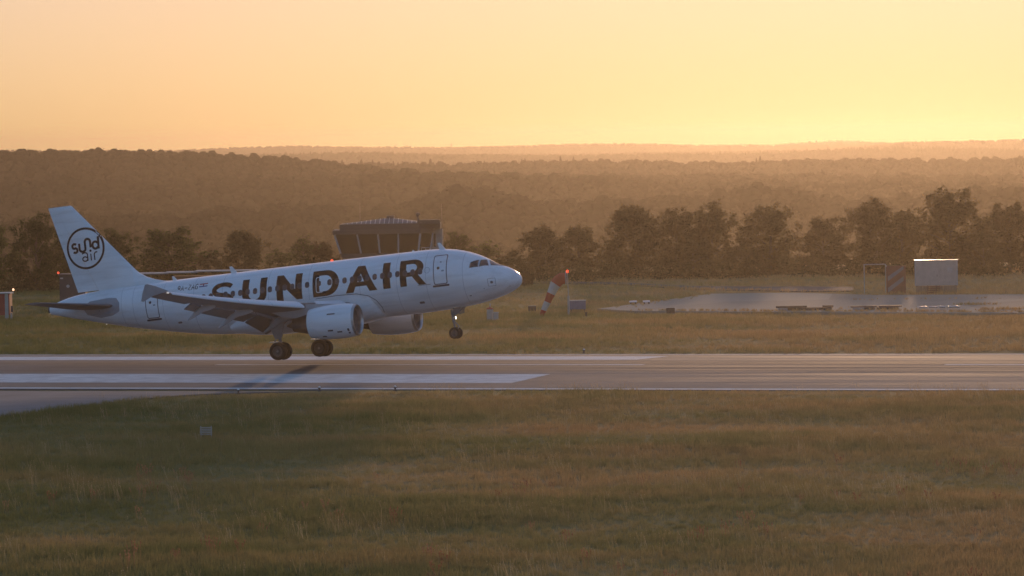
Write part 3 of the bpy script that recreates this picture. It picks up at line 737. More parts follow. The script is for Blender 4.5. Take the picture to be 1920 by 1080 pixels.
for sgn, side_ in ((1, 'right'), (-1, 'left')):
    ys = [1.5, 2.6, 3.8, 5, 6.4, 8, 10, 12, 14, 15.6, 16.9]
    bm = bmesh.new(); loft(bm, [foil_loop(y, sgn, .045, .80) for y in ys]); w = obj('wing', bm, M_WING, PLANE, smooth=True, sharp=40)
    # slats run out and drooped
    for a, b in ((2.9, 5.1), (6.5, 8.9), (8.95, 11.4), (11.45, 13.9), (13.95, 16.35)):
        bm = bmesh.new(); rings = []
        for y in np.linspace(a, b, 4):
            le, ch, z, t, tw = wing_at(y); up, lo = foil(t, 30)
            U = [p for p in up if p[0] < .17]; Lw = [p for p in lo if p[0] < .035]
            pts = U[::-1] + Lw[1:]; back = [(.03, -.012), (.08, .012), (.15, U[-1][1] - .012)]
            dr = R(22); res = []
            for x, h in pts + back:          # nose turned down about a tenth of the chord, then run forward
                qx = x - .1
                res.append(wpt(float(y), qx * math.cos(dr) - h * math.sin(dr) + .025, qx * math.sin(dr) + h * math.cos(dr) - .012, sgn))
            rings.append(res)
        loft(bm, rings); obj('slat', bm, M_SLAT, w, smooth=True, sharp=40)
    seg('flap', w, M_WING, sgn, np.linspace(2.25, 6.25, 4), .74, 1.0, dx=.10, dz=-.03, droop=R(25), pivot=.74)
    seg('flap', w, M_WING, sgn, np.linspace(6.45, 12.6, 5), .74, 1.0, dx=.10, dz=-.03, droop=R(25), pivot=.74)
    seg('aileron', w, M_WING, sgn, np.linspace(12.75, 16.4, 3), .80, 1.0, droop=R(6), pivot=.80)
    for a, b in ((7.2, 8.2), (8.4, 9.6), (9.8, 11.0), (11.2, 12.3)):
        seg('spoiler', w, M_WING, sgn, np.linspace(a, b, 2), .62, .80, dz=.004, pivot=.62)
    # flap track fairings
    for y, ln in ((4.0, 2.5), (8.35, 2.5), (11.6, 2.0)):
        le, ch, z, t, tw = wing_at(y); bm = bmesh.new(); a = wpt(y, .50, -.035, sgn); prof = []
        n = 10; rings = []
        for i in range(n + 1):
            u = i / n; r = .19 * (max(.02, math.sin(math.pi * min(1, u * .94 + .03))) ** .7) * (1.15 - .35 * u)
            drop = 0 if u < .45 else (u - .45) ** 1.0 * .95
            c = a + Vector((-ln * u, 0, -.10 - .05 * u - ln * drop * .62))
            rings.append([c + Vector((0, math.cos(k * math.pi / 6) * r * .8, math.sin(k * math.pi / 6) * r * 1.35)) for k in range(12)])
        loft(bm, rings); obj('flap_track_fairing', bm, M_FAIR, w, smooth=True, sharp=50)
    # tip fence, an arrow head plate above and below the tip
    le, ch, z, t, tw = wing_at(16.95)
    out = [(-.45, .02), (.45, .42), (1.05, .62), (1.22, .60), (1.45, .10), (1.62, -.42), (1.45, -.46), (.75, -.16), (.1, -.05)]
    bm = bmesh.new(); prism(bm, [B(le + x * .95, sgn * 16.93, z + h) for x, h in out], [B(le + x * .95, sgn * 17.0, z + h) for x, h in out]); obj('wingtip_fence', bm, M_GREYSKIN, w)
    bm = bmesh.new(); lathe(bm, [(0, .05), (.1, .045), (.16, 0)], wpt(16.6, .03, 0, sgn), (1, 0, 0), n=8); obj('navigation_light', bm, M_NAV, w, smooth=True)

# engines
for sgn in (1, -1):
    c = B(9.62, sgn * 5.75, -2.10); ax = Vector((-1, -.02 * 0, .02))
    e = empty('engine', (0, 0, 0)); e.parent = PLANE
    bm = bmesh.new(); lathe(bm, [(.16, 1.035), (.5, 1.10), (1.0, 1.135), (1.6, 1.14), (2.2, 1.11), (2.8, 1.04), (3.28, .955), (3.28, .93), (2.8, .97), (2.0, .98)], c, ax, n=48); cw = obj('cowl', bm, M_WHITE, e, smooth=True, sharp=35)
    bm = bmesh.new(); lathe(bm, [(.16, 1.036), (.07, 1.005), (.02, .975), (0, .945), (.02, .915), (.08, .885), (.2, .855), (.34, .845)], c, ax, n=48); obj('inlet_lip', bm, M_METAL, e, smooth=True)
    bm = bmesh.new(); lathe(bm, [(.34, .845), (.7, .85), (1.15, .868)], c, ax, n=40); obj('inlet_duct', bm, M_GEAR, e, smooth=True)
    bm = bmesh.new(); lathe(bm, [(.72, 0), (.80, .09), (.98, .22), (1.12, .27)], c, ax, n=20); obj('spinner', bm, M_DARKMETAL, e, smooth=True)
    bm = bmesh.new(); x, y = frame_of(ax)
    for k in range(24):
        a = 2 * math.pi * k / 24; d = x * math.cos(a) + y * math.sin(a); tdir = ax.cross(d)
        p = [c + ax * 1.02 + d * .25 - tdir * .02, c + ax * 1.16 + d * .25 + tdir * .03, c + ax * 1.14 + d * .86 + tdir * .12, c + ax * 1.0 + d * .86 - tdir * .06]
        vv = [bm.verts.new(q) for q in p]; bm.faces.new(vv)
    lathe(bm, [(1.2, .27), (1.2, .868)], c, ax, n=32)
    obj('fan', bm, M_DARKMETAL, e)
    bm = bmesh.new(); lathe(bm, [(2.6, .74), (3.3, .70), (3.9, .56), (4.5, .44), (4.5, .40), (4.0, .42)], c, ax, n=36); obj('exhaust_nozzle', bm, M_DARKMETAL, e, smooth=True, sharp=35)
    bm = bmesh.new(); lathe(bm, [(4.0, .34), (4.5, .28), (5.0, .06), (5.03, 0)], c, ax, n=24); obj('exhaust_cone', bm, M_DARKMETAL, e, smooth=True)
    # latches and vents on the outer cowl
    side = Vector((0, -1, 0)) * sgn
    for t, ang, w_, h_ in ((1.05, -38, .34, .05), (1.5, 26, .55, .04), (1.65, -30, .36, .05), (.46, -34, .16, .10), (.44, -48, .16, .07), (2.2, -55, .3, .05)):
        r_ = float(np.interp(t, [.16, .5, 1.0, 1.6, 2.2, 2.8], [1.035, 1.10, 1.135, 1.14, 1.11, 1.04])) + .006; bm = bmesh.new(); g = []
        for u in (-.5, 0, .5):
            a = R(ang) + u * h_ * 2.2 / r_; d = side * math.cos(a) + Vector((0, 0, 1)) * math.sin(a)
            g.append([bm.verts.new(c + ax * (t + k * w_) + d * r_) for k in (-.5, .5)])
        for i in range(2): bm.faces.new((g[i][0], g[i][1], g[i + 1][1], g[i + 1][0]))
        obj('cowl_vent', bm, M_SILL, e)
    # pylon
    bm = bmesh.new(); prof = [(10.5, -1.00), (11.6, -.86), (13.3, -.72), (14.6, -.74), (15.6, -1.0), (14.9, -1.35), (13.6, -1.62), (12.6, -1.70), (12.5, -1.16), (11.2, -1.04)]
    prism(bm, [B(s, sgn * 5.75 - .16, z) for s, z in prof], [B(s, sgn * 5.75 + .16, z) for s, z in prof]); obj('pylon', bm, M_FAIR, e)

# fin and rudder
def fin_sec(z): 
    le = 27.08 + (z - 2.78) * .8695; te = 31.70 + (z - 1.84) * .2598; return le, te
def fin_ring(z, x0, x1, thick_):
    le, te = fin_sec(z); ch = te - le; up, lo = foil(thick_, 20, 0)
    v = lambda x: float(np.interp(x, [p[0] for p in up], [p[1] for p in up]))
    xs = [x0 + (i / 12) ** 2 * (x1 - x0) for i in range(13)]
    return [B(le + x * ch, v(x) * ch, z) for x in xs] + [B(le + x * ch, -v(x) * ch, z) for x in list(xs)[::-1]]
bm = bmesh.new(); loft(bm, [fin_ring(z, 0, .70, .095) for z in (1.2, 2.4, 4, 6, 7.6, 7.85)] + [fin_ring(7.93, .03, .70, .06)]); fin = obj('fin', bm, M_WHITE, PLANE, smooth=True, sharp=40)
bm = bmesh.new(); loft(bm, [fin_ring(z, .705, 1.0, .095) for z in (2.0, 4, 6, 7.6, 7.85)] + [fin_ring(7.93, .705, .98, .06)]); obj('rudder', bm, M_WHITE, fin, smooth=True, sharp=40)
bm = bmesh.new(); rr = []
for s, h in ((24.6, 1.98), (25.3, 2.10), (26.0, 2.28), (26.6, 2.52), (27.1, 2.84), (27.5, 3.18)):
    w_ = .05 + .05 * (s - 24.6); rr.append([B(s, w_ * 1.4, 1.75), B(s, w_, h - .14), B(s, w_ * .4, h), B(s, -w_ * .4, h), B(s, -w_, h - .14), B(s, -w_ * 1.4, 1.75)])
loft(bm, rr); obj('dorsal_fillet', bm, M_WHITE, fin, smooth=True, sharp=45)
# ring emblem and words on both faces of the fin
def fin_y(s, z):
    le, te = fin_sec(z); ch = te - le; up = foil(.095, 20, 0)[0]
    return float(np.interp((s - le) / ch, [p[0] for p in up], [p[1] for p in up])) * ch
CXs, CZ, RO = 30.79, 4.92, 1.42
def fin_map(sgn, off): return lambda s, z: B(s, sgn * (fin_y(s, z) + off), z)
def word(paths, w): return [[thick(p, w)] for p in paths]
def emb(paths):        # (right, up) from the emblem's centre in metres -> (s, z)
    return [[(CXs - a, CZ + b) for a, b in p] for p in paths]
bold = [
    arc(-.80, .23, .17, .14, 40, 180, 8) + arc(-.80, .19, .17, .13, 180, 255, 4) + arc(-.79, -.05, .17, .14, 75, 0, 4) + arc(-.79, -.07, .17, .15, 0, -140, 8),     # s
    [(-.44, .37), (-.44, -.02)] + arc(-.22, -.02, .22, .19, 180, 360, 10) + [(0, -.02), (0, .42)] + arc(.20, .42, .20, .20, 180, 0, 10) + [(.40, .42), (.40, .02)],       # u joined to n
    arc(.76, .14, .21, .24, 30, 330, 16), [(.99, .72), (.99, -.12)],                                                                                               # d
]
thin = [
    arc(-.10, -.42, .20, .13, 160, 0, 8) + [(.10, -.42), (.10, -.86)], arc(-.10, -.72, .19, .15, 20, 340, 14),                                                            # a
    [(.36, -.40), (.36, -.86)], [(.62, -.86), (.62, -.50)] + arc(.80, -.50, .18, .18, 180, 70, 6),                                                                      # i r
]
dot = [[(.36 + .085 * math.cos(t), -.20 + .085 * math.sin(t)) for t in np.linspace(0, 2 * math.pi, 12, endpoint=False)]]
for sgn in (1, -1):
    mr = (lambda p: p) if sgn > 0 else (lambda p: [(-a, b) for a, b in p])
    ro = [(CXs + RO * math.cos(t), CZ + RO * math.sin(t)) for t in np.linspace(0, 2 * math.pi, 56, endpoint=False)]
    ri = [(CXs + (RO - .145) * math.cos(t), CZ + (RO - .145) * math.sin(t)) for t in np.linspace(0, 2 * math.pi, 56, endpoint=False)][::-1]
    flat_shape('emblem_ring', [ro, ri], M_LETTER, fin, sgn=sgn, mapper=fin_map(sgn, .012), step=(.3, .5))
    shapes = [[[(CXs - a, CZ + b) for a, b in thick(mr(p), .155)]] for p in bold] + [[[(CXs - a, CZ + b) for a, b in thick(mr(p), .085)]] for p in thin] + [[[(CXs - a, CZ + b) for a, b in mr(dot[0])]]]
    flat_shape('emblem_word', shapes, M_LETTER, fin, sgn=sgn, mapper=fin_map(sgn, .012), step=(.3, .5))

# tailplane
def hs(y): return np.interp(y, [.4, 6.22], [28.30, 31.75]), np.interp(y, [.4, 6.22], [4.0, 1.30]), .82 + (y - .4) * .105
for sgn in (1, -1):
    def hring(y, x0, x1):
        le, ch, z = hs(y); up, _ = foil(.10, 16, 0); v = lambda x: float(np.interp(x, [p[0] for p in up], [p[1] for p in up])); inc = R(-2.5)
        xs = [x0 + (x1 - x0) * (i / 10) ** 1.4 for i in range(11)]
        pts = [(x, v(x)) for x in xs] + [(x, -v(x)) for x in xs[::-1]]
        return [B(le + x * ch, sgn * y, z + h * ch - (x - .5) * ch * math.sin(inc)) for x, h in pts]
    bm = bmesh.new(); loft(bm, [hring(y, 0, .72) for y in (.4, 2, 4, 5.8, 6.15)] + [hring(6.22, .05, .70)]); t_ = obj('tailplane', bm, M_WING, PLANE, smooth=True, sharp=40)
    bm = bmesh.new(); loft(bm, [hring(y, .725, 1) for y in (.75, 3, 5.6, 6.1)]); obj('elevator', bm, M_WING, t_, smooth=True, sharp=40)
    flat_shape('root_plate', [[(28.25, .95), (28.30, .40), (28.9, .16), (29.9, .10), (30.9, .40), (31.2, .9), (30.6, 1.28), (29.2, 1.36), (28.5, 1.30)]], M_GREYSKIN, t_, off=.010, sgn=sgn)

# landing gear
def wheel(parent, c, r, w):
    bm = bmesh.new(); h = w / 2
    lathe(bm, [(-h * .75, r * .60), (-h, r * .74), (-h * .96, r * .88), (-h * .62, r * .985), (-h * .2, r), (h * .2, r), (h * .62, r * .985), (h * .96, r * .88), (h, r * .74), (h * .75, r * .60)], c, (0, 1, 0), n=36)
    o = obj('wheel', bm, M_TYRE, parent, smooth=True, sharp=50)
    bm = bmesh.new(); lathe(bm, [(-h * .66, 0), (-h * .70, r * .2), (-h * .45, r * .30), (-h * .60, r * .58), (-h * .74, r * .61), (h * .74, r * .61), (h * .60, r * .58), (h * .45, r * .30), (h * .70, r * .2), (h * .66, 0)], c, (0, 1, 0), n=28)
    obj('hub', bm, M_HUB, o, smooth=True, sharp=40)
for sgn in (1, -1):
    g = empty('main_gear'); g.parent = PLANE
    ax_ = B(16.02, sgn * 3.79, -3.55)
    bm = bmesh.new(); tube(bm, [B(15.9, sgn * 3.45, -1.15), B(16.0, sgn * 3.74, -2.6)], [.19, .17], 14); tube(bm, [B(16.0, sgn * 3.74, -2.5), ax_], [.11, .11], 12); tube(bm, [ax_ + Vector((0, -.62, 0)), ax_ + Vector((0, .62, 0))], .085, 10)
    obj('strut', bm, M_GEAR, g, smooth=True, sharp=40)
    bm = bmesh.new(); tube(bm, [B(16.0, sgn * 3.70, -2.2), B(16.1, sgn * 2.1, -1.35)], [.09, .08], 10); tube(bm, [B(15.95, sgn * 3.7, -2.0), B(15.0, sgn * 3.4, -1.2)], .06, 8); obj('brace', bm, M_GEAR, g, smooth=True, sharp=40)
    bm = bmesh.new(); tube(bm, [B(16.15, sgn * 3.74, -2.55), B(16.46, sgn * 3.77, -3.0), B(16.1, sgn * 3.79, -3.45)], [.06, .05, .06], 8); obj('torsion_link', bm, M_GEAR, g, smooth=True, sharp=40)
    for o_ in (-.47, .47): wheel(g, ax_ + Vector((0, o_, 0)), .585, .43)
    bm = bmesh.new(); prof = [(15.45, -1.2), (16.55, -1.25), (16.5, -2.1), (16.25, -2.75), (15.85, -2.75), (15.55, -2.0)]
    prism(bm, [B(s, sgn * 3.98 + .12 * (z + 1.2) * -sgn * -.3, z) for s, z in prof], [B(s, sgn * 4.03 + .12 * (z + 1.2) * -sgn * -.3, z) for s, z in prof]); obj('gear_door', bm, M_GEAR, g)
    bm = bmesh.new(); bx(bm, B(16.28, sgn * 3.80, -2.92), (.66, 1.0, .05), Matrix.Rotation(R(6), 3, 'Y') @ Matrix.Rotation(R(1.5), 3, 'X')); obj('hinged_plate', bm, mat('bright_hinged_plate', (.75, .7, .6), rough=.22, metal=.9), g)
g = empty('nose_gear'); g.parent = PLANE
nax = B(5.07, 0, -3.62)
bm = bmesh.new(); tube(bm, [B(5.15, 0, -1.8), B(5.12, 0, -2.9)], [.12, .11], 12); tube(bm, [B(5.12, 0, -2.8), nax], [.07, .07], 10); tube(bm, [nax + Vector((0, -.3, 0)), nax + Vector((0, .3, 0))], .06, 10); obj('strut', bm, M_GEAR, g, smooth=True, sharp=40)
bm = bmesh.new(); tube(bm, [B(5.12, .1, -2.5), B(4.2, .12, -1.95)], .045, 8); tube(bm, [B(5.12, -.1, -2.5), B(4.2, -.12, -1.95)], .045, 8); obj('brace', bm, M_GEAR, g, smooth=True)
bm = bmesh.new(); tube(bm, [B(5.02, 0, -2.9), B(4.80, 0, -3.2), B(5.0, 0, -3.5)], .045, 8); obj('torsion_link', bm, M_GEAR, g, smooth=True)
for o_ in (-.25, .25): wheel(g, nax + Vector((0, o_, 0)), .385, .22)
for sg in (1, -1):
    dr = [(4.40, -1.95), (4.92, -1.97), (4.90, -2.42), (4.50, -2.36)]
    bm = bmesh.new(); prism(bm, [B(s, sg * (.40 - .2 * (z + 1.95)), z) for s, z in dr], [B(s, sg * (.43 - .2 * (z + 1.95)), z) for s, z in dr]); obj('gear_door', bm, M_WING, g)
for z, y in ((-2.12, .16), (-2.12, -.16), (-2.62, .10)):
    bm = bmesh.new(); lathe(bm, [(-.12, .05), (-.05, .10), (0, .11)], B(4.93, y, z), (1, 0, 0), n=14); o = obj('lamp_housing', bm, M_METAL, g, smooth=True)
    bm = bmesh.new(); lathe(bm, [(0, .10), (.03, .07), (.045, 0)], B(4.93, y, z), (1, 0, 0), n=14); obj('lamp', bm, M_LAMP, o, smooth=True)
# ------------------------------------------------------------------ things on the airfield beyond the runway
def base(px, v, z=None):
    """ground point under a pixel column at a distance; things there face the camera side (local X right, Y away)"""
    u = (px - 960) / F_PX * v; x, y = xy_of(u, v)
    # the roll of the camera shifts a column slightly with depth below the axis
    d = ray(px, 560); t = v; x = CAM_P.x + d.x * t; y = CAM_P.y + d.y * t
    return Vector((x, y, float(land_z(x, y)) if z is None else z))
def site(name, px, v, label, cat, group=None, z=None, turn=0.0):
    return empty(name, base(px, v, z), CAM_YAW + turn, label=label, cat=cat, group=group)
M_FASCIA = mat('brown_fascia', (.065, .048, .042), rough=.6, noise=.12)
M_CABGLASS = mat('tinted_cab_glass', (.022, .016, .012), rough=.12, spec=.5)
M_MULLION = mat('pale_mullion', (.46, .46, .50), rough=.5)
M_ROOFSHEET = mat('standing_seam_roof', (.075, .072, .072), rough=.65, metal=.0, noise=.1)
M_CONCRETE = mat('weathered_concrete', (.33, .32, .30), rough=.85, noise=.2, nscale=1.5, bump=.2)
M_DARKWALL = mat('dark_cladding', (.07, .06, .06), rough=.7, noise=.15)
M_REDPAINT = mat('faded_red_paint', (.36, .045, .03), rough=.55, noise=.2, nscale=2)
M_WHITEPAINT = mat('faded_white_paint', (.42, .39, .35), rough=.55, noise=.12, nscale=2)
M_REDCLOTH = mat('red_windsock_cloth', (.42, .04, .02), rough=.8, noise=.12)
M_WHITECLOTH = mat('white_windsock_cloth', (.50, .46, .42), rough=.8, noise=.08)
M_STEEL = mat('galvanised_steel', (.40, .41, .42), rough=.45, metal=.6, noise=.15)
M_BLUEGREY = mat('blue_grey_paint', (.14, .18, .25), rough=.5, noise=.15)
M_TIMBER = mat('old_timber', (.11, .085, .065), rough=.85, noise=.3, nscale=4)
M_BRICK = mat('red_brown_wall', (.20, .09, .06), rough=.8, noise=.2)
M_SKIRT = mat('red_brown_boards', (.28, .19, .13), rough=.85, noise=.2)
M_PALE = mat('pale_lamp_cap', (.7, .7, .68), rough=.3)

# control tower -----------------------------------------------------------
T = site('control_tower', 715, 500, 'low control tower with dark slanted windows and ribbed roof behind the passenger jet', 'control tower')
K = 500 / F_PX                                   # metres per pixel at the tower
def tx(px): return (px - 715) * K
TG = 528.0
def tz(py): return (TG - py) * K
def plan(x0, x1, y0, y1, c0, c1):
    """box plan with the two right corners cut"""
    return [(x0, y0), (x1 - c0, y0), (x1, y0 + c1), (x1, y1), (x0, y1)]
wl0 = plan(tx(640), tx(806), 0.6, 8.6, 1.25, 2.2); wl1 = plan(tx(629.5), tx(812), 0, 9.2, 1.35, 2.6)
zs, zt_ = tz(473.5), tz(438)
bm = bmesh.new(); prism(bm, [(x, y, zs - .55) for x, y in wl0], [(x, y, zs) for x, y in wl0]); obj('sill', bm, M_FASCIA, T)
bm = bmesh.new(); prism(bm, [(x * .94, .5 + y * .9, -.3) for x, y in wl0], [(x * .94, .5 + y * .9, zs - .55) for x, y in wl0]); obj('tower_base', bm, M_CONCRETE, T)
bm = bmesh.new(); prism(bm, [(x * .97, .25 + y * .95, zs) for x, y in wl0], [(x * .8, 1.2 + y * .72, zs + .3) for x, y in wl0]); obj('control_desk', bm, M_DARKWALL, T)
def quad_panel(name, a, b, c, d, m, parent, th=.04):
    a, b, c, d = map(Vector, (a, b, c, d)); n = (b - a).cross(d - a).normalized() * th; bm = bmesh.new()
    prism(bm, [a, b, c, d], [a + n, b + n, c + n, d + n]); return obj(name, bm, m, parent)
def lerp(a, b, t): return tuple(a[i] * (1 - t) + b[i] * t for i in range(len(a)))
fronts = [0.0, .262, .505, .745, 1.0]
segs = []
P0, P1 = [(x, y, zs) for x, y in wl0], [(x, y, zt_) for x, y in wl1]
for a, b in zip(fronts, fronts[1:]): segs.append((lerp(P0[0], P0[1], a), lerp(P0[0], P0[1], b), lerp(P1[0], P1[1], b), lerp(P1[0], P1[1], a)))
segs.append((P0[1], P0[2], P1[2], P1[1]))
for t0, t1 in ((0, .33), (.33, .66), (.66, 1)): segs.append((lerp(P0[2], P0[3], t0), lerp(P0[2], P0[3], t1), lerp(P1[2], P1[3], t1), lerp(P1[2], P1[3], t0)))
for t0, t1 in ((0, .25), (.25, .5), (.5, .75), (.75, 1)): segs.append((lerp(P0[3], P0[4], t0), lerp(P0[3], P0[4], t1), lerp(P1[3], P1[4], t1), lerp(P1[3], P1[4], t0)))
for t0, t1 in ((0, .33), (.33, .66), (.66, 1)): segs.append((lerp(P0[4], P0[0], t0), lerp(P0[4], P0[0], t1), lerp(P1[4], P1[0], t1), lerp(P1[4], P1[0], t0)))
for q in segs:
    quad_panel('window', *q, M_CABGLASS, T)
    bm = bmesh.new(); d = (Vector(q[3]) - Vector(q[0])); tube(bm, [q[0], q[3]], .13, 4); obj('mullion', bm, M_MULLION, T)
bm = bmesh.new(); f0 = plan(tx(625.7), tx(814), -.25, 9.4, 1.4, 2.7); prism(bm, [(x, y, zt_) for x, y in f0], [(x, y, tz(430)) for x, y in f0]); obj('lower_fascia', bm, M_FASCIA, T)
bm = bmesh.new(); f1 = plan(tx(638.6), tx(827.5), .35, 9.0, 2.4, 1.9); prism(bm, [(x, y, tz(430)) for x, y in f1], [(x, y, tz(419.3)) for x, y in f1])
bx(bm, (tx(806), 1.5, tz(417)), (tx(827) - tx(785), 2.0, .5)); obj('upper_fascia', bm, M_FASCIA, T)
# hipped roof of standing seam sheet with a ridge cap
e0, e1, yb0, yb1, ze, za = tx(645), tx(800), .5, 8.8, tz(419.0), tz(408.5); ap = (tx(733), 4.4, za)
rc = [(e0, yb0, ze), (e1, yb0, ze), (e1, yb1, ze), (e0, yb1, ze)]; bm = bmesh.new()
vv = [bm.verts.new(p) for p in rc]; tp = bm.verts.new(ap); bm.faces.new(vv[::-1])
for i in range(4): bm.faces.new((vv[i], vv[(i + 1) % 4], tp))
rf = obj('roof', bm, M_ROOFSHEET, T)
for i in range(1, 18):
    t = i / 18; foot = Vector(lerp(rc[0], rc[1], t)); A_ = Vector(ap)
    # a rib runs straight up the slope until it meets the hip
    tt = min(t / ((ap[0] - e0) / (e1 - e0)), (1 - t) / (1 - (ap[0] - e0) / (e1 - e0)))
    top = Vector((foot.x, foot.y + (A_.y - foot.y) * tt, foot.z + (A_.z - foot.z) * tt))
    bm = bmesh.new(); tube(bm, [foot + Vector((0, 0, .03)), top + Vector((0, 0, .03))], .035, 4); obj('seam', bm, M_STEEL, rf)
bm = bmesh.new(); bx(bm, (ap[0], ap[1], za + .05), (.85, .85, .38)); obj('roof_cap', bm, M_DARKWALL, T)
bm = bmesh.new(); tube(bm, [(tx(785.5), 1.0, tz(415)), (tx(785.5), 1.0, tz(406))], .10, 8); lathe(bm, [(0, .12), (.1, .24), (.32, .24), (.45, .1), (.5, 0)], (tx(785.5), 1.0, tz(406)), (0, 0, 1), 12); obj('beacon', bm, M_DARKWALL, T, smooth=True, sharp=40)
for px_, p0, p1, yy in ((673.5, 420, 381, 7.5), (830, 432, 384, 3.0)):
    bm = bmesh.new(); tube(bm, [(tx(px_), yy, tz(p0)), (tx(px_), yy, tz(p1))], [.05, .02], 6); obj('mast', bm, M_DARKWALL, T)
# stair annex at the right
bm = bmesh.new(); bx(bm, (tx(819.5), 5.0, (tz(431.5) - .3) / 2), (tx(831) - tx(808), 3.4, tz(431.5) + .3)); an = obj('stair_annex', bm, M_CONCRETE, T)
bm = bmesh.new(); bx(bm, (tx(816), 3.28, tz(452)), (.22, .06, 1.5)); obj('window', bm, M_CABGLASS, an)
bm = bmesh.new()
for px_ in (792, 800, 807): tube(bm, [(tx(px_), -.5, zs - .5), (tx(px_), -.5, zs + .55)], .035, 6)
tube(bm, [(tx(792), -.5, zs + .52), (tx(807), -.5, zs + .52)], .04, 6); tube(bm, [(tx(792), -.5, zs + .05), (tx(807), -.5, zs + .05)], .03, 6); obj('railing', bm, M_STEEL, T)

# long shed behind the tail ------------------------------------------------
T = site('shed', 350, 430, 'long low shed with pale flat roof sheets seen over the rear of the jet', 'shed')
k = 430 / F_PX
for a, b, h, m_ in ((262, 322, 2.42, M_BLUEGREY), (322, 392, 2.90, M_BRICK), (392, 470, 2.90, M_BRICK)):
    bm = bmesh.new(); w = (b - a) * k; bx(bm, (((a + b) / 2 - 350) * k, 2.0, h / 2 - .1), (w - .02, 4.0, h)); obj('wall', bm, m_, T)
for a, b, z_, y0 in ((255, 318, 3.10, -.35), (306, 374, 3.16, -.25), (362, 440, 3.24, -.2), (432, 482, 3.24, -.3)):
    bm = bmesh.new(); bx(bm, (((a + b) / 2 - 350) * k, 2.1 + y0 / 2, z_), ((b - a) * k - .25, 4.6, .09)); obj('roof_sheet', bm, M_CONCRETE, T)

# dark hut behind the fin ---------------------------------------------------
T = site('equipment_hut', 136, 430, 'dark box shaped equipment hut partly hidden behind the jet tail', 'hut'); k = 430 / F_PX
bm = bmesh.new(); bx(bm, (0, 1.4, 1.5), (48 * k, 2.8, 3.2)); obj('wall', bm, M_DARKWALL, T)
bm = bmesh.new(); bx(bm, (0, 1.4, 3.14), (51 * k, 3.1, .12)); obj('roof', bm, M_FASCIA, T)
bm = bmesh.new(); lathe(bm, [(0, .16), (.05, .16), (.06, 0)], (-.42, -.001, 2.02), (0, -1, 0), 14); obj('vent', bm, M_STEEL, T)
bm = bmesh.new(); bx(bm, (-1.02, -.02, 2.80), (.28, .05, .14)); obj('plate', bm, M_STEEL, T)
bm = bmesh.new(); tube(bm, [(-1.36, .2, 3.1), (-1.36, .2, 3.25)], .03, 6); st_ = obj('lamp_post', bm, M_STEEL, T)
bm = bmesh.new(); lathe(bm, [(0, .08), (.1, .10), (.18, .06), (.2, 0)], (-1.36, .2, 3.25), (0, 0, 1), 10); obj('obstruction_lamp', bm, M_REDLAMP, T, smooth=True)

# red and white hut at the left edge -----------------------------------------
T = site('striped_hut', 0, 396, 'red and white striped hut with a lit lamp at the left edge of the grass', 'hut'); k = 396 / F_PX
w2 = 24 * k
bm = bmesh.new(); bx(bm, (-.9, 1.1, 1.35), (1.8 + 2 * w2 - .6, 2.2, 1.9)); obj('wall', bm, M_REDPAINT, T)
for a, b in ((9, 15.5), (-22, -13), (-60, -48)):
    bm = bmesh.new(); bx(bm, (((a + b) / 2) * k, -.012, 1.20), ((b - a) * k, .03, 2.2)); obj('stripe', bm, M_WHITEPAINT, T)
bm = bmesh.new(); bx(bm, (-.9, 1.05, 2.36), (1.8 + 2 * w2 - .4, 2.5, .10)); obj('roof', bm, M_WHITEPAINT, T)
bm = bmesh.new(); bx(bm, (22 * k, -.03, .95), (.20, .1, .55)); obj('switch_box', bm, M_DARKWALL, T)
for a in (12, 20.5, -20):
    bm = bmesh.new(); bx(bm, (a * k, .12, .2), (.14, .14, .8)); obj('leg', bm, M_WHITEPAINT, T)
bm = bmesh.new(); tube(bm, [(24.5 * k, .3, 2.3), (24.5 * k, .3, 2.58)], .03, 6); obj('lamp_post', bm, M_STEEL, T)
bm = bmesh.new(); lathe(bm, [(0, .07), (.1, .09), (.17, .05), (.19, 0)], (24.5 * k, .3, 2.58), (0, 0, 1), 10); obj('lamp', bm, mat('lit_amber_lamp', (.9, .5, .3), emit=(1, .55, .30), estr=7), T, smooth=True)

# windsock --------------------------------------------------------------------
T = site('windsock', 1066, 394, 'drooping red and white banded windsock on a white pole with a red lamp', 'windsock'); k = 394 / F_PX
def wz(py): return (586 - py) * k
def wx(px): return (px - 1066) * k
bm = bmesh.new(); tube(bm, [(0, 0, -.2), (-.01, 0, wz(549))], .10, 12); tube(bm, [(-.01, 0, wz(549)), (-.07, 0, wz(506))], .045, 10); obj('pole', bm, M_WHITEPAINT, T, smooth=True, sharp=40)
bm = bmesh.new(); lathe(bm, [(0, .06), (.08, .10), (.2, .10), (.28, 0)], (-.07, 0, wz(506)), (0, 0, 1), 12); obj('obstruction_lamp', bm, M_REDLAMP, T, smooth=True)
bm = bmesh.new(); tube(bm, [(-.05, 0, wz(512)), (-.62, -.1, wz(514))], .025, 6); tube(bm, [(-.05, 0, wz(520)), (-.5, -.1, wz(524))], .025, 6); obj('swivel_arm', bm, M_STEEL, T)
cl = [(1061, 517, 9.8), (1054, 517, 10), (1047.5, 520.5, 9.8), (1042, 527, 9.2), (1037.5, 535, 8.4), (1033, 544.5, 7.7), (1028.5, 554, 7.0), (1024.5, 563, 6.2), (1020.5, 572.5, 5.3), (1016.8, 581.5, 4.3), (1013, 590, 3.2)]
pts = [Vector((wx(a), -.12 - .02 * i, wz(b))) for i, (a, b, r) in enumerate(cl)]; rad = [r * k for a, b, r in cl]
sub = 3; PP, RR = [], []
for i in range(len(pts) - 1):
    for j in range(sub): PP.append(pts[i].lerp(pts[i + 1], j / sub)); RR.append(rad[i] + (rad[i + 1] - rad[i]) * j / sub)
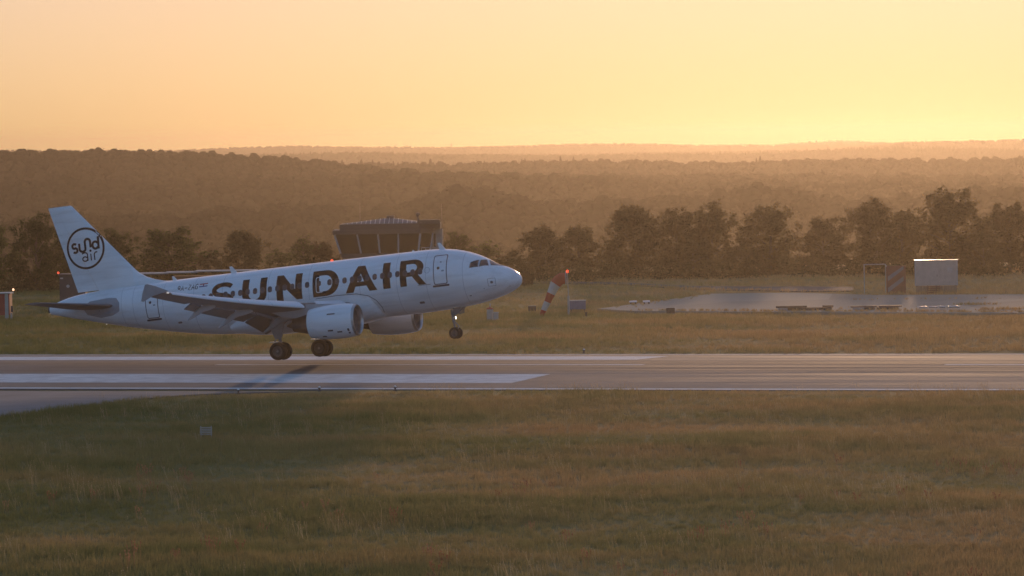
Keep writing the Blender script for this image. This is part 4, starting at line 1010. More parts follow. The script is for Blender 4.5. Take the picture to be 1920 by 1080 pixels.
PP.append(pts[-1]); RR.append(rad[-1]); nb = len(PP) - 1; bands = [0, 9, 15, 20, 25, nb]
rr_ = random.Random(5); fold = [(rr_.uniform(0, 6.28), rr_.uniform(.04, .10)) for _ in range(3)]
for bi in range(5):
    a, b = bands[bi], bands[bi + 1]; bm = bmesh.new(); rings = []; X_ = None
    for i in range(a, b + 1):
        d = (PP[min(i + 1, nb)] - PP[max(i - 1, 0)]).normalized(); x = Vector((0, 1, 0)); x = (x - d * x.dot(d)).normalized(); y = d.cross(x); ring = []
        for q in range(24):
            t = 2 * math.pi * q / 24; r = RR[i] * (1 + sum(f[1] * math.sin((n + 2) * t + f[0] + i * .25) for n, f in enumerate(fold)))
            ring.append(bm.verts.new(PP[i] + x * math.cos(t) * r + y * math.sin(t) * r))
        rings.append(ring)
    for r0, r1 in zip(rings, rings[1:]):
        for q in range(24): bm.faces.new((r0[q], r0[(q + 1) % 24], r1[(q + 1) % 24], r1[q]))
    obj('cloth_band', bm, (M_REDCLOTH, M_WHITECLOTH)[bi % 2], T, smooth=True)
bm = bmesh.new(); x = [Vector((wx(1061.5) + .0, -.12, wz(515.5))) + Vector((.05 * math.cos(t), math.cos(t) * .58, math.sin(t) * .58)) for t in np.linspace(0, 2 * math.pi, 21)]; tube(bm, x, .03, 6); obj('hoop', bm, M_STEEL, T)

# small equipment around the windsock -----------------------------------------------
T = site('generator_cabinet', 1083, 400, 'blue grey cabinet on short legs right beside the windsock pole', 'cabinet'); k = 400 / F_PX
bm = bmesh.new(); bx(bm, (0, .5, .68), (30 * k, 1.0, .78)); obj('body', bm, M_BLUEGREY, T)
bm = bmesh.new(); bx(bm, (0, .5, 1.09), (31.5 * k, 1.1, .05)); obj('lid', bm, M_STEEL, T)
for a in (-.6, .6):
    bm = bmesh.new(); bx(bm, (a, .5, .12), (.1, .9, .36)); obj('leg', bm, M_DARKWALL, T)
for a in (-.36, .02, .40):
    bm = bmesh.new(); bx(bm, (a, -.01, .68), (.30, .03, .5)); obj('door_panel', bm, M_BLUEGREY, T)
T = site('visibility_sensor', 920, 380, 'pale cylinder with red rim and aerial standing in grass below the jet nose', 'weather sensor'); k = 380 / F_PX
bm = bmesh.new(); lathe(bm, [(-.1, .28), (.95, .28), (.95, .20)], (-.08, .3, 0), (0, 0, 1), 20); obj('body', bm, M_WHITEPAINT, T, smooth=True, sharp=40)
bm = bmesh.new(); lathe(bm, [(.95, .31), (1.03, .31), (1.10, .10), (1.18, .09)], (-.08, .3, 0), (0, 0, 1), 20); obj('rim', bm, M_REDPAINT, T, smooth=True, sharp=40)
bm = bmesh.new(); tube(bm, [(-.06, .3, 1.1), (-.06, .3, 1.45)], [.05, .03], 8); lathe(bm, [(0, .05), (.05, .08), (.12, 0)], (-.06, .3, 1.3), (0, 0, 1), 8); obj('aerial', bm, M_STEEL, T)
T = site('junction_box', 929.5, 379, 'small pale grey box against the cylinder with the red rim', 'junction box')
bm = bmesh.new(); bx(bm, (0, .2, .36), (.42, .35, .62)); obj('body', bm, M_WHITEPAINT, T)
bm = bmesh.new(); bx(bm, (0, .2, .70), (.48, .42, .06)); obj('lid', bm, M_STEEL, T)
def sign_board(px, v, w, h, label):
    T = site('sign_board', px, v, label, 'sign', group='taxi guidance boards seen from behind')
    bm = bmesh.new(); bx(bm, (0, 0, .18 + h / 2), (w, .14, h)); obj('panel', bm, M_TIMBER, T)
    bm = bmesh.new(); bx(bm, (0, 0, .18 + h + .015), (w + .03, .17, .03)); obj('cap', bm, M_STEEL, T)
    for a in (-.3, .3):
        bm = bmesh.new(); bx(bm, (a * w, 0, .06), (.06, .06, .30)); obj('leg', bm, M_STEEL, T)
sign_board(997.5, 401, .72, .46, 'dark blank board left of the windsock')
sign_board(1257, 386, .74, .50, 'dark blank board standing in front of the old apron')
T = site('marker_post', 1098.5, 388, 'stub of a dark post in the grass right of the windsock cabinet', 'post')
bm = bmesh.new(); tube(bm, [(0, 0, -.1), (0, 0, .34)], [.10, .08], 8); obj('post', bm, M_TIMBER, T); bm = bmesh.new(); lathe(bm, [(0, .12), (.05, .12), (.06, 0)], (0, 0, .34), (0, 0, 1), 8); obj('cap', bm, M_DARKWALL, T)
for px_, w, lab in ((1187, 14, 'left one of two bright metal plates lying at the tip of the old apron'), (1212, 13, 'right one of two bright metal plates lying at the tip of the old apron')):
    T = site('metal_plate', px_, 413, lab, 'metal plate', z=.03); k = 413 / F_PX
    bm = bmesh.new(); bx(bm, (0, 0, .22), (w * k, 1.4, .04), Matrix.Rotation(R(-3), 3, 'Y') @ Matrix.Rotation(R(4), 3, 'X')); obj('plate', bm, M_STEEL, T)
    for a in (-.22, .22):
        bm = bmesh.new(); bx(bm, (a, 0, .08), (.12, 1.2, .2)); obj('bearer', bm, M_TIMBER, T)

# fire training corner: gate frame, warning board, raised container --------------------
T = site('gate_frame', 1641, 433, 'thin empty steel portal frame standing left of the striped board', 'frame'); k = 433 / F_PX
hw_, hh = 20 * k, 55 * k
for a in (-hw_, hw_):
    bm = bmesh.new(); tube(bm, [(a, 0, -.1), (a, 0, hh)], .04, 8); obj('post', bm, M_STEEL, T)
bm = bmesh.new(); tube(bm, [(-hw_ - .05, 0, hh), (hw_ + .05, 0, hh)], .04, 8); obj('crossbar', bm, M_STEEL, T)
bm = bmesh.new(); lathe(bm, [(0, .06), (.1, .09), (.2, 0)], (hw_ + .08, -.05, hh - .28), (0, 0, 1), 8); obj('lamp', bm, M_PALE, T)
T = site('warning_board', 1681, 431, 'upright red board with two broad pale diagonal stripes beside the portal frame', 'warning board'); k = 431 / F_PX
bw, bh = 36 * k, 52 * k
bm = bmesh.new(); bx(bm, (0, .12, bh / 2 + .08), (bw, .16, bh)); obj('panel', bm, mat('rusty_red_board', (.16, .055, .04), rough=.8, noise=.2), T)
for c in (-.05, 1.12):
    a = (-bw / 2 + .02, c); q = [(-bw / 2 + .12, .10 + c * .95 + .10), (bw / 2 - .22, 1.15 + c * .95 + .2), (bw / 2 - .22, 1.68 + c * .95 + .1), (-bw / 2 + .12, .62 + c * .95 + .05)]
    q = [(x, min(max(z, .12), bh + .04)) for x, z in q]
    bm = bmesh.new(); prism(bm, [(x, .03, z) for x, z in q], [(x, .05, z) for x, z in q]); obj('stripe', bm, mat('grey_white_stripe', (.20, .20, .22), rough=.6), T)
for a in (-.7, .7):
    bm = bmesh.new(); bx(bm, (a, .25, .6), (.12, .12, 1.4)); obj('prop', bm, M_TIMBER, T)
T = site('container', 1756, 431, 'white box container raised on stilts with steps in front of the trees', 'container', turn=R(-6)); k = 431 / F_PX
cw_, ch_ = 80 * k, 46 * k
bm = bmesh.new(); bx(bm, (0, 1.2, .78 + ch_ / 2), (cw_, 2.4, ch_)); obj('body', bm, M_WHITEPAINT, T)
bm = bmesh.new(); bx(bm, (0, 1.2, .78 + ch_ + .05), (cw_ + .1, 2.55, .10)); obj('roof', bm, M_STEEL, T)
for i in range(13):
    bm = bmesh.new(); bx(bm, (-cw_ / 2 + .18 + i * (cw_ - .36) / 12, -.012, .78 + ch_ / 2), (.10, .03, ch_ - .2)); obj('rib', bm, M_WHITEPAINT, T)
bm = bmesh.new(); bx(bm, (cw_ / 2 - .75, -.03, .78 + ch_ * .62), (.5, .06, .5)); obj('window', bm, M_STEEL, T)
bm = bmesh.new(); bx(bm, (-.25, -.035, .80 + .98), (.9, .05, 1.92)); dd = obj('door', bm, M_WHITEPAINT, T)
bm = bmesh.new(); bx(bm, (.08, -.075, .80 + .95), (.05, .05, .18)); obj('handle', bm, M_DARKWALL, dd)
for a in (-cw_ / 2 + .05, cw_ / 2 - .05):
    bm = bmesh.new(); bx(bm, (a, -.02, .78 + ch_ / 2), (.12, .06, ch_)); obj('corner_post', bm, M_STEEL, T)
for a in (-cw_ / 2 + .2, 0, cw_ / 2 - .2):
    for b in (.15, 2.2):
        bm = bmesh.new(); bx(bm, (a, b, .36), (.18, .18, .86)); obj('stilt', bm, M_TIMBER, T)
for i in range(6):
    bm = bmesh.new(); bx(bm, (-cw_ / 2 + .1 + (i + .5) * (cw_ - .2) / 6, .06, .38), ((cw_ - .2) / 6 - .04, .05, .74)); obj('skirt_board', bm, M_SKIRT, T)
for i in range(4):
    bm = bmesh.new(); bx(bm, (-.25, -.25 - .26 * (3 - i), .15 + i * .18), (1.15, .28, .06)); obj('step', bm, M_BRICK, T)
for a in (-.85, .35):
    bm = bmesh.new(); tube(bm, [(a, -1.1, 0), (a, -.05, .78)], .05, 6); obj('stringer', bm, M_BRICK, T)

# heaps on the apron ---------------------------------------------------------------------
def beam_pile(px, v, n, ln, h, label, m0, seed):
    rr = random.Random(seed); T = site('beam_pile', px, v, label, 'pile of beams', z=.02)
    for i in range(n):
        x = -ln / 2 + ln * (i + .5) / n + rr.uniform(-.15, .15)
        bm = bmesh.new(); bx(bm, (x, rr.uniform(-.3, .3), h * .28), (ln / n * rr.uniform(.85, 1.15), 1.0, h * .55), Matrix.Rotation(R(rr.uniform(-3, 3)), 3, 'Z')); obj('beam', bm, M_CONCRETE if i == 0 else m0, T)
        if rr.random() < .8:
            bm = bmesh.new(); bx(bm, (x + rr.uniform(-.1, .2), rr.uniform(-.2, .2), h * .78), (ln / n * rr.uniform(.9, 1.5), .6, h * .36), Matrix.Rotation(R(rr.uniform(-3, 3)), 3, 'Z')); obj('beam', bm, m0, T)
beam_pile(1511, 390, 6, 4.7, .42, 'long low pile of dark beams with a grey block at its left end', M_TIMBER, 3)
beam_pile(1642, 389, 4, 3.9, .34, 'lower ragged pile of dark beams left of the bright pipes', M_DARKWALL, 4)
for i, (a, b) in enumerate(((1720, 1738), (1742, 1758), (1761, 1772), (1776, 1799))):
    T = site('pipe', (a + b) / 2, 388, ('first', 'second', 'third', 'fourth')[i] + ' from the left of four bright pipes lying on the front edge of the apron', 'pipe', group='bright pipes lying along the apron edge', z=.02)
    bm = bmesh.new(); ln = (b - a) * 388 / F_PX; tube(bm, [(-ln / 2, 0, .16), (ln / 2, 0, .14)], .09, 10); obj('tube', bm, M_METAL, T, smooth=True, sharp=40)
    for s_ in (-1, 1):
        bm = bmesh.new(); tube(bm, [(s_ * ln * .48, 0, .16), (s_ * ln * .5, 0, .16)], .12, 10); obj('flange', bm, M_STEEL, T)

# slatted marker in the near grass -----------------------------------------------------------
P_ = at(386.5, 820, -.15); T = empty('slatted_marker', (P_.x, P_.y, float(land_z(P_.x, P_.y))), CAM_YAW - R(3), label='small pale slatted board standing alone in the near grass', cat='marker')
for i in range(5):
    bm = bmesh.new(); bx(bm, (0, 0, .22 + i * .088), (.62, .03, .052)); obj('slat', bm, M_WHITEPAINT, T)
for a in (-.27, .27):
    bm = bmesh.new(); bx(bm, (a, .035, .28), (.04, .03, .75)); obj('post', bm, M_STEEL, T)
# runway edge lights
for px_, py_, lab in ((599, 733, 'dark edge light by the near stripe below the main wheels of the jet'), (741, 732, 'dark edge light by the near stripe below the engines of the jet'), (1095, 661.5, 'pale capped edge light on the far side of the runway'), (447, 737.5, 'dark edge light at the lip of the taxiway grass')):
    P_ = at(px_, py_, 0); T = empty('edge_light', P_, 0, label=lab, cat='runway light', group='edge lights along the runway')
    bm = bmesh.new(); lathe(bm, [(-.1, .10), (.02, .10), (.04, .05), (.13, .05), (.15, .09), (.2, .10)], (0, 0, 0), (0, 0, 1), 12); obj('stem', bm, M_DARKWALL, T, smooth=True, sharp=40)
    bm = bmesh.new(); lathe(bm, [(.2, .08), (.25, .075), (.29, .04), (.3, 0)], (0, 0, 0), (0, 0, 1), 12); obj('lens', bm, M_PALE, T, smooth=True)

# far wind turbines -----------------------------------------------------------------------------
for px_, py_, v, lab in ((740, 273.5, 6100, 'left turbine of a tiny close pair on the hazy skyline above the tower'), (763, 273, 6100, 'right turbine of a tiny close pair on the hazy skyline above the tower'), (846, 270, 6100, 'single tiny turbine on the hazy skyline right of the pair')):
    H_ = at_v(px_, py_, v); T = empty('wind_turbine', (H_.x, H_.y, -10), CAM_YAW, label=lab, cat='wind turbine', group='wind turbines on the skyline'); zh = H_.z + 10
    bm = bmesh.new(); tube(bm, [(0, 0, 0), (0, 0, zh)], [.5, .2], 8); obj('mast', bm, M_TIMBER, T)
    bm = bmesh.new(); bx(bm, (0, 0, zh), (.8, 1.8, .8)); obj('nacelle', bm, M_TIMBER, T)
    a0 = rng.uniform(0, 2)
    for q in range(3):
        a = a0 + q * 2.094; bm = bmesh.new(); d = Vector((math.cos(a), 0, math.sin(a))); tube(bm, [Vector((0, -1, zh)), Vector((0, -1, zh)) + d * 4.5], [.2, .05], 6); obj('blade', bm, M_TIMBER, T)
# ------------------------------------------------------------------ trees beyond the airfield
M_BARK = mat('bark', (.07, .055, .04), rough=.9, noise=.2, nscale=4)
M_LEAF = leaf_mat('broad_leaves', (.030, .046, .010), (.080, .105, .022), .42, .25)
M_LEAF2 = leaf_mat('dull_leaves', (.055, .046, .016), (.115, .088, .032), .5, .25)
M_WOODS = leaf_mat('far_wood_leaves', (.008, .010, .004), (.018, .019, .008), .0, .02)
def leaf_quads(cent, size, nr, flat=.0):
    """cent (n,3): random leaf faces (two triangles folded along the midrib)"""
    n = len(cent); d = nr.normal(size=(n, 3)); d /= np.linalg.norm(d, axis=1, keepdims=True)
    e = nr.normal(size=(n, 3)); e -= d * (e * d).sum(1, keepdims=True); e /= np.linalg.norm(e, axis=1, keepdims=True)
    s = (size * nr.uniform(.65, 1.35, size=n))[:, None]
    a, b, c, q = cent - d * s, cent + e * s * .42, cent + d * s, cent - e * s * .42
    return np.stack([a, b, c, q], 1).reshape(-1, 3)
def quads_mesh(name, co):
    n = len(co) // 4; me = bpy.data.meshes.new(name); me.vertices.add(len(co)); me.vertices.foreach_set('co', co.ravel())
    me.loops.add(len(co)); me.loops.foreach_set('vertex_index', np.arange(len(co)))
    me.polygons.add(n); me.polygons.foreach_set('loop_start', np.arange(0, len(co), 4)); me.update(calc_edges=True); return me
def tree_meshes(seed, H=8.5, w=5.0, z0=.12, spiky=.5, dens=1.0, lobes=5, leaf=.17):
    """trunk and crown of one tree; crown fills lobed volumes carried by limbs, with gaps and shoots"""
    nr = np.random.RandomState(seed); rr = random.Random(seed)
    bm = bmesh.new(); lean = Vector((rr.uniform(-.3, .3), rr.uniform(-.3, .3), 0))
    top = Vector((lean.x, lean.y, H * .78)); tube(bm, [(0, 0, -.3), (lean.x * .2, lean.y * .2, H * .25), (lean.x * .6, lean.y * .6, H * .5), top], [H * .024, H * .018, H * .012, H * .003], 8)
    cents = []; tips = []
    nl = int(13 + lobes * 2)
    for i in range(nl):
        t = (i + rr.random()) / nl; z = H * (z0 + (.93 - z0) * t)
        wr = w / 2 * (math.sin(math.pi * min(.97, .16 + .76 * t)) ** .8) * rr.uniform(.60, 1.12)
        a = i * 2.4 + rr.uniform(-.5, .5)
        tip = Vector((math.cos(a) * wr + lean.x * t, math.sin(a) * wr + lean.y * t, z + H * .06 * rr.random()))
        root = Vector((lean.x * t * .6, lean.y * t * .6, max(H * .12, z - wr * rr.uniform(.5, 1.0))))
        root.z = min(root.z, H * .72)
        mid = root.lerp(tip, .5) + Vector((0, 0, H * .02)); tube(bm, [root, mid, tip], [H * .008, H * .005, H * .002], 5)
        tips.append((tip, wr))
        for c in range(rr.randint(3, 6)):            # leafy clumps around the outer half of the limb
            u = rr.uniform(.35, 1.1); p = root.lerp(tip, u) + Vector((rr.gauss(0, .35), rr.gauss(0, .35), rr.gauss(.1, .3))) * (H / 8.5)
            r_ = rr.uniform(.28, .62) * H / 8.5; n = int(46 * dens * rr.uniform(.5, 1.3))
            q = nr.normal(size=(n, 3)) * (r_ * np.array([.62, .62, .46])); cents.append(q + np.array(p))
        if rr.random() < spiky + .3:               # upright shoots breaking the outline
            for c in range(rr.randint(1, 3)):
                p = tip + Vector((rr.gauss(0, .3), rr.gauss(0, .3), 0)); ln = rr.uniform(.5, 1.35) * H / 8.5; d = Vector((rr.gauss(0, .35) + (tip.x) * .12, rr.gauss(0, .3), 1)).normalized()
                tube(bm, [p, p + d * ln], [H * .002, H * .0006], 4, caps=False)
                n = int(30 * dens); tt = nr.uniform(0, 1, n); q = np.array(p)[None] + np.array(d)[None] * (tt * ln)[:, None] + nr.normal(size=(n, 3)) * (.10 + .10 * (1 - tt))[:, None]; cents.append(q)
    for c in range(int(10 + 16 * spiky)):           # the head
        p = top + Vector((rr.gauss(0, w * .12), rr.gauss(0, w * .12), rr.uniform(-.5, .16) * H * .22)); n = int(36 * dens); cents.append(nr.normal(size=(n, 3)) * np.array([.26, .26, .36]) * H / 8.5 + np.array(p))
    cent = np.concatenate(cents)
    tm = bpy.data.meshes.new('trunk'); bmesh.ops.recalc_face_normals(bm, faces=bm.faces[:]); bm.to_mesh(tm); bm.free(); tm.materials.append(M_BARK)
    cm = quads_mesh('crown', leaf_quads(cent, leaf * H / 8.5, nr))
    return tm, cm
PROTO = {
    'round': [tree_meshes(s, w=6.6, spiky=.10, dens=1.5, lobes=7) for s in (11, 12)],
    'spiky': [tree_meshes(s, w=5.4, spiky=.75, dens=1.35, lobes=6) for s in (21, 22, 23, 24)],
    'thin': [tree_meshes(s, w=3.6, spiky=.55, dens=.55, lobes=3) for s in (31, 32)],
    'bush': [tree_meshes(s, w=9.5, z0=.05, spiky=.25, dens=1.5, lobes=7) for s in (41, 42)],
}
for k_, lst in PROTO.items():
    for tm, cm in lst: cm.materials.append(M_LEAF2 if k_ in ('spiky', 'bush') else M_LEAF)
def tree(px, py_top, w_px, v, kind, i, label, rz=0.0):
    b = base(px, v); zt__ = at_v(px, py_top, v).z; H = zt__ - b.z + .15
    tm, cm = PROTO[kind][i % len(PROTO[kind])]
    w0 = {'round': 6.6, 'spiky': 5.4, 'thin': 3.6, 'bush': 9.5}[kind]; sx_ = (w_px * v / F_PX) / w0; sz_ = H / 8.7
    e = empty('bush' if kind == 'bush' else 'tree', b, rz, label=label, cat='bush' if kind == 'bush' else 'tree', group='trees and bushes beyond the airfield'); e.scale = (sx_, sx_, sz_)
    for nm, me in (('trunk', tm), ('crown', cm)):
        o = bpy.data.objects.new(nm, me); COL.objects.link(o); o.parent = e
TREES = [
    (-8, 428, 80, 500, 'round', 0, 'dark rounded tree cut by the left edge of the photo'),
    (70, 405, 100, 492, 'round', 1, 'big dark rounded tree directly left of the jet fin'),
    (128, 434, 90, 505, 'round', 0, 'tree mostly hidden behind the emblem on the fin'),
    (218, 432, 80, 510, 'round', 1, 'rounded tree showing over the sloping front edge of the fin'),
    (318, 431, 140, 500, 'round', 0, 'wide leafy tree over the pale shed roof'),
    (392, 478, 70, 490, 'bush', 0, 'low bush filling the gap between the two leafy trees over the rear of the jet'),
    (462, 434, 84, 500, 'spiky', 1, 'round topped green tree standing alone over the middle of the jet'),
    (527, 470, 56, 510, 'thin', 1, 'small pointed sapling over the letter N'),
    (571, 444, 44, 500, 'thin', 0, 'slim open sapling with spiky top left of the tower'),
    (604, 456, 56, 505, 'spiky', 3, 'bushy young tree touching the left side of the tower'),
    (860, 438, 66, 510, 'round', 1, 'round headed tree over the cockpit roof right of the tower'),
    (916, 455, 52, 500, 'thin', 1, 'thin sapling over the cockpit windows'),
    (950, 478, 90, 488, 'bush', 1, 'low bush over the nose of the jet'),
    (983, 485, 56, 470, 'bush', 0, 'dense dark bush touching the tip of the jet nose'),
    (1011, 429, 84, 505, 'spiky', 2, 'first upright tree right of the jet nose'),
    (1088, 425, 92, 510, 'spiky', 0, 'open crowned tree above the windsock'),
    (1146, 462, 60, 500, 'bush', 1, 'bush joining the tree over the windsock to the tall dense group'),
    (1196, 387, 118, 500, 'spiky', 1, 'tall dense tree at the left end of the big dark group'),
    (1268, 393, 90, 506, 'spiky', 3, 'second tree of the big dark group with ragged twin tops'),
    (1336, 389, 104, 500, 'spiky', 2, 'third tree of the big dark group with a domed top'),
    (1300, 452, 100, 492, 'bush', 0, 'bush filling the front of the big dark group'),
    (1444, 385, 120, 500, 'spiky', 0, 'broad tree with several upright tops at the right end of the big dark group'),
    (1392, 458, 70, 494, 'bush', 1, 'bush between the domed tree and the broad many topped tree'),
    (1546, 410, 96, 512, 'spiky', 3, 'hazy loose tree in the gap left of the portal frame'),
    (1508, 482, 70, 500, 'bush', 0, 'low bush right of the broad many topped tree'),
    (1630, 381, 112, 500, 'spiky', 2, 'tall dark tree right behind the portal frame'),
    (1690, 396, 84, 512, 'spiky', 1, 'tree above the striped board'),
    (1786, 357, 140, 500, 'spiky', 3, 'tallest tree with a flared crown above the white container'),
    (1846, 436, 96, 492, 'bush', 1, 'pale grey green bush right of the white container'),
    (1894, 381, 108, 505, 'spiky', 0, 'tall dark tree at the right edge of the photo'),
    (1955, 410, 100, 505, 'spiky', 2, 'tree cut off by the right edge of the photo'),
]
for i, t in enumerate(TREES): tree(*t, rz=i * 1.7)
# undergrowth that closes the foot of the trees
nr = np.random.RandomState(77); cs = []
for px0, px1, h0, h1 in ((-60, 150, 1.2, 2.6), (150, 420, 1.5, 2.6), (420, 640, .8, 1.8), (840, 990, .8, 2.0), (985, 1130, 1.0, 2.4), (1130, 1500, 1.6, 3.6), (1480, 1620, .8, 2.0), (1600, 1760, 1.2, 2.8), (1760, 1990, 1.2, 2.6)):
    for k_ in range(int((px1 - px0) / 3.2)):
        px_ = nr.uniform(px0, px1); v_ = nr.uniform(484, 512); p = base(px_, v_); h = nr.uniform(h0, h1) * (.55 + .45 * math.sin(px_ * .05) ** 2); n = int(38 * h)
        q = nr.normal(size=(n, 3)) * np.array([.55, .55, 0]); q[:, 2] = nr.beta(1.1, 1.5, n) * h; cs.append(q + np.array(p))
me = quads_mesh('undergrowth', leaf_quads(np.concatenate(cs), .20, nr)); tag(link_mesh('undergrowth', me, M_LEAF2), kind='stuff')

# ------------------------------------------------------------------ forest on the slopes: instances of a few whole trees
def wood_proto(seed, H, w, conifer):
    """a whole tree for the slopes: lumpy lobes with loose leaf clumps round them"""
    nr = np.random.RandomState(seed); bm = bmesh.new(); cs = []
    if conifer:
        for i in range(6):
            t = i / 6; r = w / 2 * (1 - t) * nr.uniform(.8, 1.1) + .15; z = H * (.12 + .14 * i)
            lathe(bm, [(-.06 * H, r * .75), (0, r), (H * .12, r * .45), (H * .2, .05)], (0, 0, z), (0, 0, 1), 9)
        t = nr.uniform(0, 1, 130) ** .8; r = (1 - t) * w / 2 * nr.uniform(.9, 1.2, 130) + .1; a = nr.uniform(0, 6.28, 130)
        cs = np.stack([np.cos(a) * r, np.sin(a) * r, H * (.10 + .88 * t)], 1)
    else:
        n = 6
        for i in range(n):
            a = i * 2.4; rr = w * .27 * math.sqrt((i + .3) / n) * nr.uniform(.8, 1.2); c = Vector((math.cos(a) * rr, math.sin(a) * rr, H * (.74 - .36 * (rr / (w * .3)) ** 2 + nr.uniform(-.06, .06)))); r = w * nr.uniform(.21, .30)
            m_ = bmesh.ops.create_icosphere(bm, subdivisions=2, radius=1.0)
            for v in m_['verts']:
                k = 1 + .16 * math.sin(v.co.x * 5 + i) * math.cos(v.co.y * 6 + i * 2) + .1 * math.sin(v.co.z * 9 + i); v.co = c + Vector((v.co.x * r * k, v.co.y * r * k, v.co.z * r * .85 * k))
            d = nr.normal(size=(9, 3)); d /= np.linalg.norm(d, axis=1, keepdims=True); cs.append(np.array(c) + d * r * nr.uniform(.95, 1.2, 9)[:, None])
        cs = np.concatenate(cs)
    q = leaf_quads(cs, .40, nr)
    for i in range(0, len(q), 4): bm.faces.new([bm.verts.new(p) for p in q[i:i + 4]])
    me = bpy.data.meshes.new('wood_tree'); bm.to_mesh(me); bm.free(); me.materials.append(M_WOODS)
    me.polygons.foreach_set('use_smooth', [True] * len(me.polygons))
    return bpy.data.objects.new('wood_tree', me)
def gn_scatter(name, pts, scl, idx, protos, rotz, tilt=None):
    """one object that sets a copy of one of the prototypes on each point"""
    me = bpy.data.meshes.new(name); me.vertices.add(len(pts)); me.vertices.foreach_set('co', np.asarray(pts, np.float32).ravel())
    for an, tp, dat in (('scl', 'FLOAT', scl), ('idx', 'INT', idx), ('rz', 'FLOAT', rotz)):
        at_ = me.attributes.new(an, tp, 'POINT'); at_.data.foreach_set('value', np.asarray(dat, np.int32 if tp == 'INT' else np.float32))
    o = bpy.data.objects.new(name, me); COL.objects.link(o)
    coll = bpy.data.collections.new(name + '_kinds')
    for i, p in enumerate(protos): p.name = '%s_kind_%02d' % (name, i); coll.objects.link(p)
    ng = bpy.data.node_groups.new(name, 'GeometryNodeTree'); ng.interface.new_socket('Geometry', in_out='INPUT', socket_type='NodeSocketGeometry'); ng.interface.new_socket('Geometry', in_out='OUTPUT', socket_type='NodeSocketGeometry')
    N = ng.nodes; L = ng.links; gi = N.new('NodeGroupInput'); go = N.new('NodeGroupOutput')
    m2p = N.new('GeometryNodeMeshToPoints'); ip = N.new('GeometryNodeInstanceOnPoints'); ci = N.new('GeometryNodeCollectionInfo')
    ci.inputs['Collection'].default_value = coll; ci.inputs['Separate Children'].default_value = True; ci.inputs['Reset Children'].default_value = True
    def attr(nm, tp):
        a = N.new('GeometryNodeInputNamedAttribute'); a.data_type = tp; a.inputs['Name'].default_value = nm; return a.outputs['Attribute']
    L.new(gi.outputs[0], m2p.inputs['Mesh']); L.new(m2p.outputs[0], ip.inputs['Points']); L.new(ci.outputs[0], ip.inputs['Instance'])
    ip.inputs['Pick Instance'].default_value = True; L.new(attr('idx', 'INT'), ip.inputs['Instance Index']); L.new(attr('scl', 'FLOAT'), ip.inputs['Scale'])
    cx = N.new('ShaderNodeCombineXYZ'); L.new(attr('rz', 'FLOAT'), cx.inputs['Z']); L.new(cx.outputs[0], ip.inputs['Rotation'])
    L.new(ip.outputs[0], go.inputs[0])
    md = o.modifiers.new('scatter', 'NODES'); md.node_group = ng
    return tag(o, kind='stuff')
nr = np.random.RandomState(5)
def sample_wood(v0, v1, area, mx):
    n = int(.145 * (v1 * v1 - v0 * v0) / 2 * 2 / area / 1.0)
    v = np.sqrt(nr.uniform(v0 * v0, v1 * v1, n)); u = v * nr.uniform(-.128, .128, n); return u, v
us_, vs_ = [], []
for v0, v1, ar in ((1030, 1330, 32), (1330, 1660, 36), (1660, 2480, 42)):
    u, v = sample_wood(v0, v1, ar, 0); us_.append(u); vs_.append(v)
# beyond that only the slopes that face the camera and the crests
for d, w0, w1, pts in RIDGES[4:]:
    n = int(.25 * d * 290 / 32); us_.append(d * nr.uniform(-.128, .128, n)); vs_.append(d + nr.uniform(-260, 30, n))
u = np.concatenate(us_); v = np.concatenate(vs_); x, y = xy_of(u, v); z = land_z(x, y)
con = (vnoise(u, v, 21, 3, .006) + nr.normal(size=len(u)) * .5) > np.where(v > 2100, .75, 2.2)
idx = np.where(con, nr.randint(4, 7, len(u)), nr.randint(0, 4, len(u)))
big = 1 + .28 * np.clip(vnoise(u, v, 31, 3, .012), -1, 1.4)
scl = nr.uniform(.72, 1.12, len(u)) * np.where(v < 1650, big * .98, .9)
scl = np.where(v > 1600, np.clip(scl * .95, .60, 1.0), scl)
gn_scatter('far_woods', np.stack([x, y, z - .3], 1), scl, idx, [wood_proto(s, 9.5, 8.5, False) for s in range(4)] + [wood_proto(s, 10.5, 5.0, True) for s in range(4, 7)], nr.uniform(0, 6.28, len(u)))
# ------------------------------------------------------------------ meadow grass, seed heads, sorrel
def grass_blade_mat():
    m = bpy.data.materials.new('grass_blades'); m.use_nodes = True; nt = m.node_tree; N = nt.nodes; L = nt.links
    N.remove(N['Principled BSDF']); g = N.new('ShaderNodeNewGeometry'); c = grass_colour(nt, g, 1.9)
    oi = N.new('ShaderNodeObjectInfo'); r = N.new('ShaderNodeMapRange'); r.inputs[3].default_value = .85; r.inputs[4].default_value = 1.15; L.new(oi.outputs['Random'], r.inputs[0])
    mx = N.new('ShaderNodeMixRGB'); mx.blend_type = 'MULTIPLY'; mx.inputs['Fac'].default_value = 1; L.new(c, mx.inputs['Color1']); L.new(r.outputs[0], mx.inputs['Color2'])
    d = N.new('ShaderNodeBsdfDiffuse'); t = N.new('ShaderNodeBsdfTranslucent'); ms = N.new('ShaderNodeMixShader'); ms.inputs[0].default_value = .5
    L.new(mx.outputs[0], d.inputs['Color']); L.new(mx.outputs[0], t.inputs['Color']); L.new(d.outputs[0], ms.inputs[1]); L.new(t.outputs[0], ms.inputs[2]); L.new(ms.outputs[0], N['Material Output'].inputs['Surface'])
    return m
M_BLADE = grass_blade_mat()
M_SEED = leaf_mat('dry_seed_heads', (.40, .29, .15), (.60, .46, .26), .55, .3); M_SORREL = leaf_mat('sorrel_heads', (.34, .16, .085), (.44, .25, .14), .55, .3)
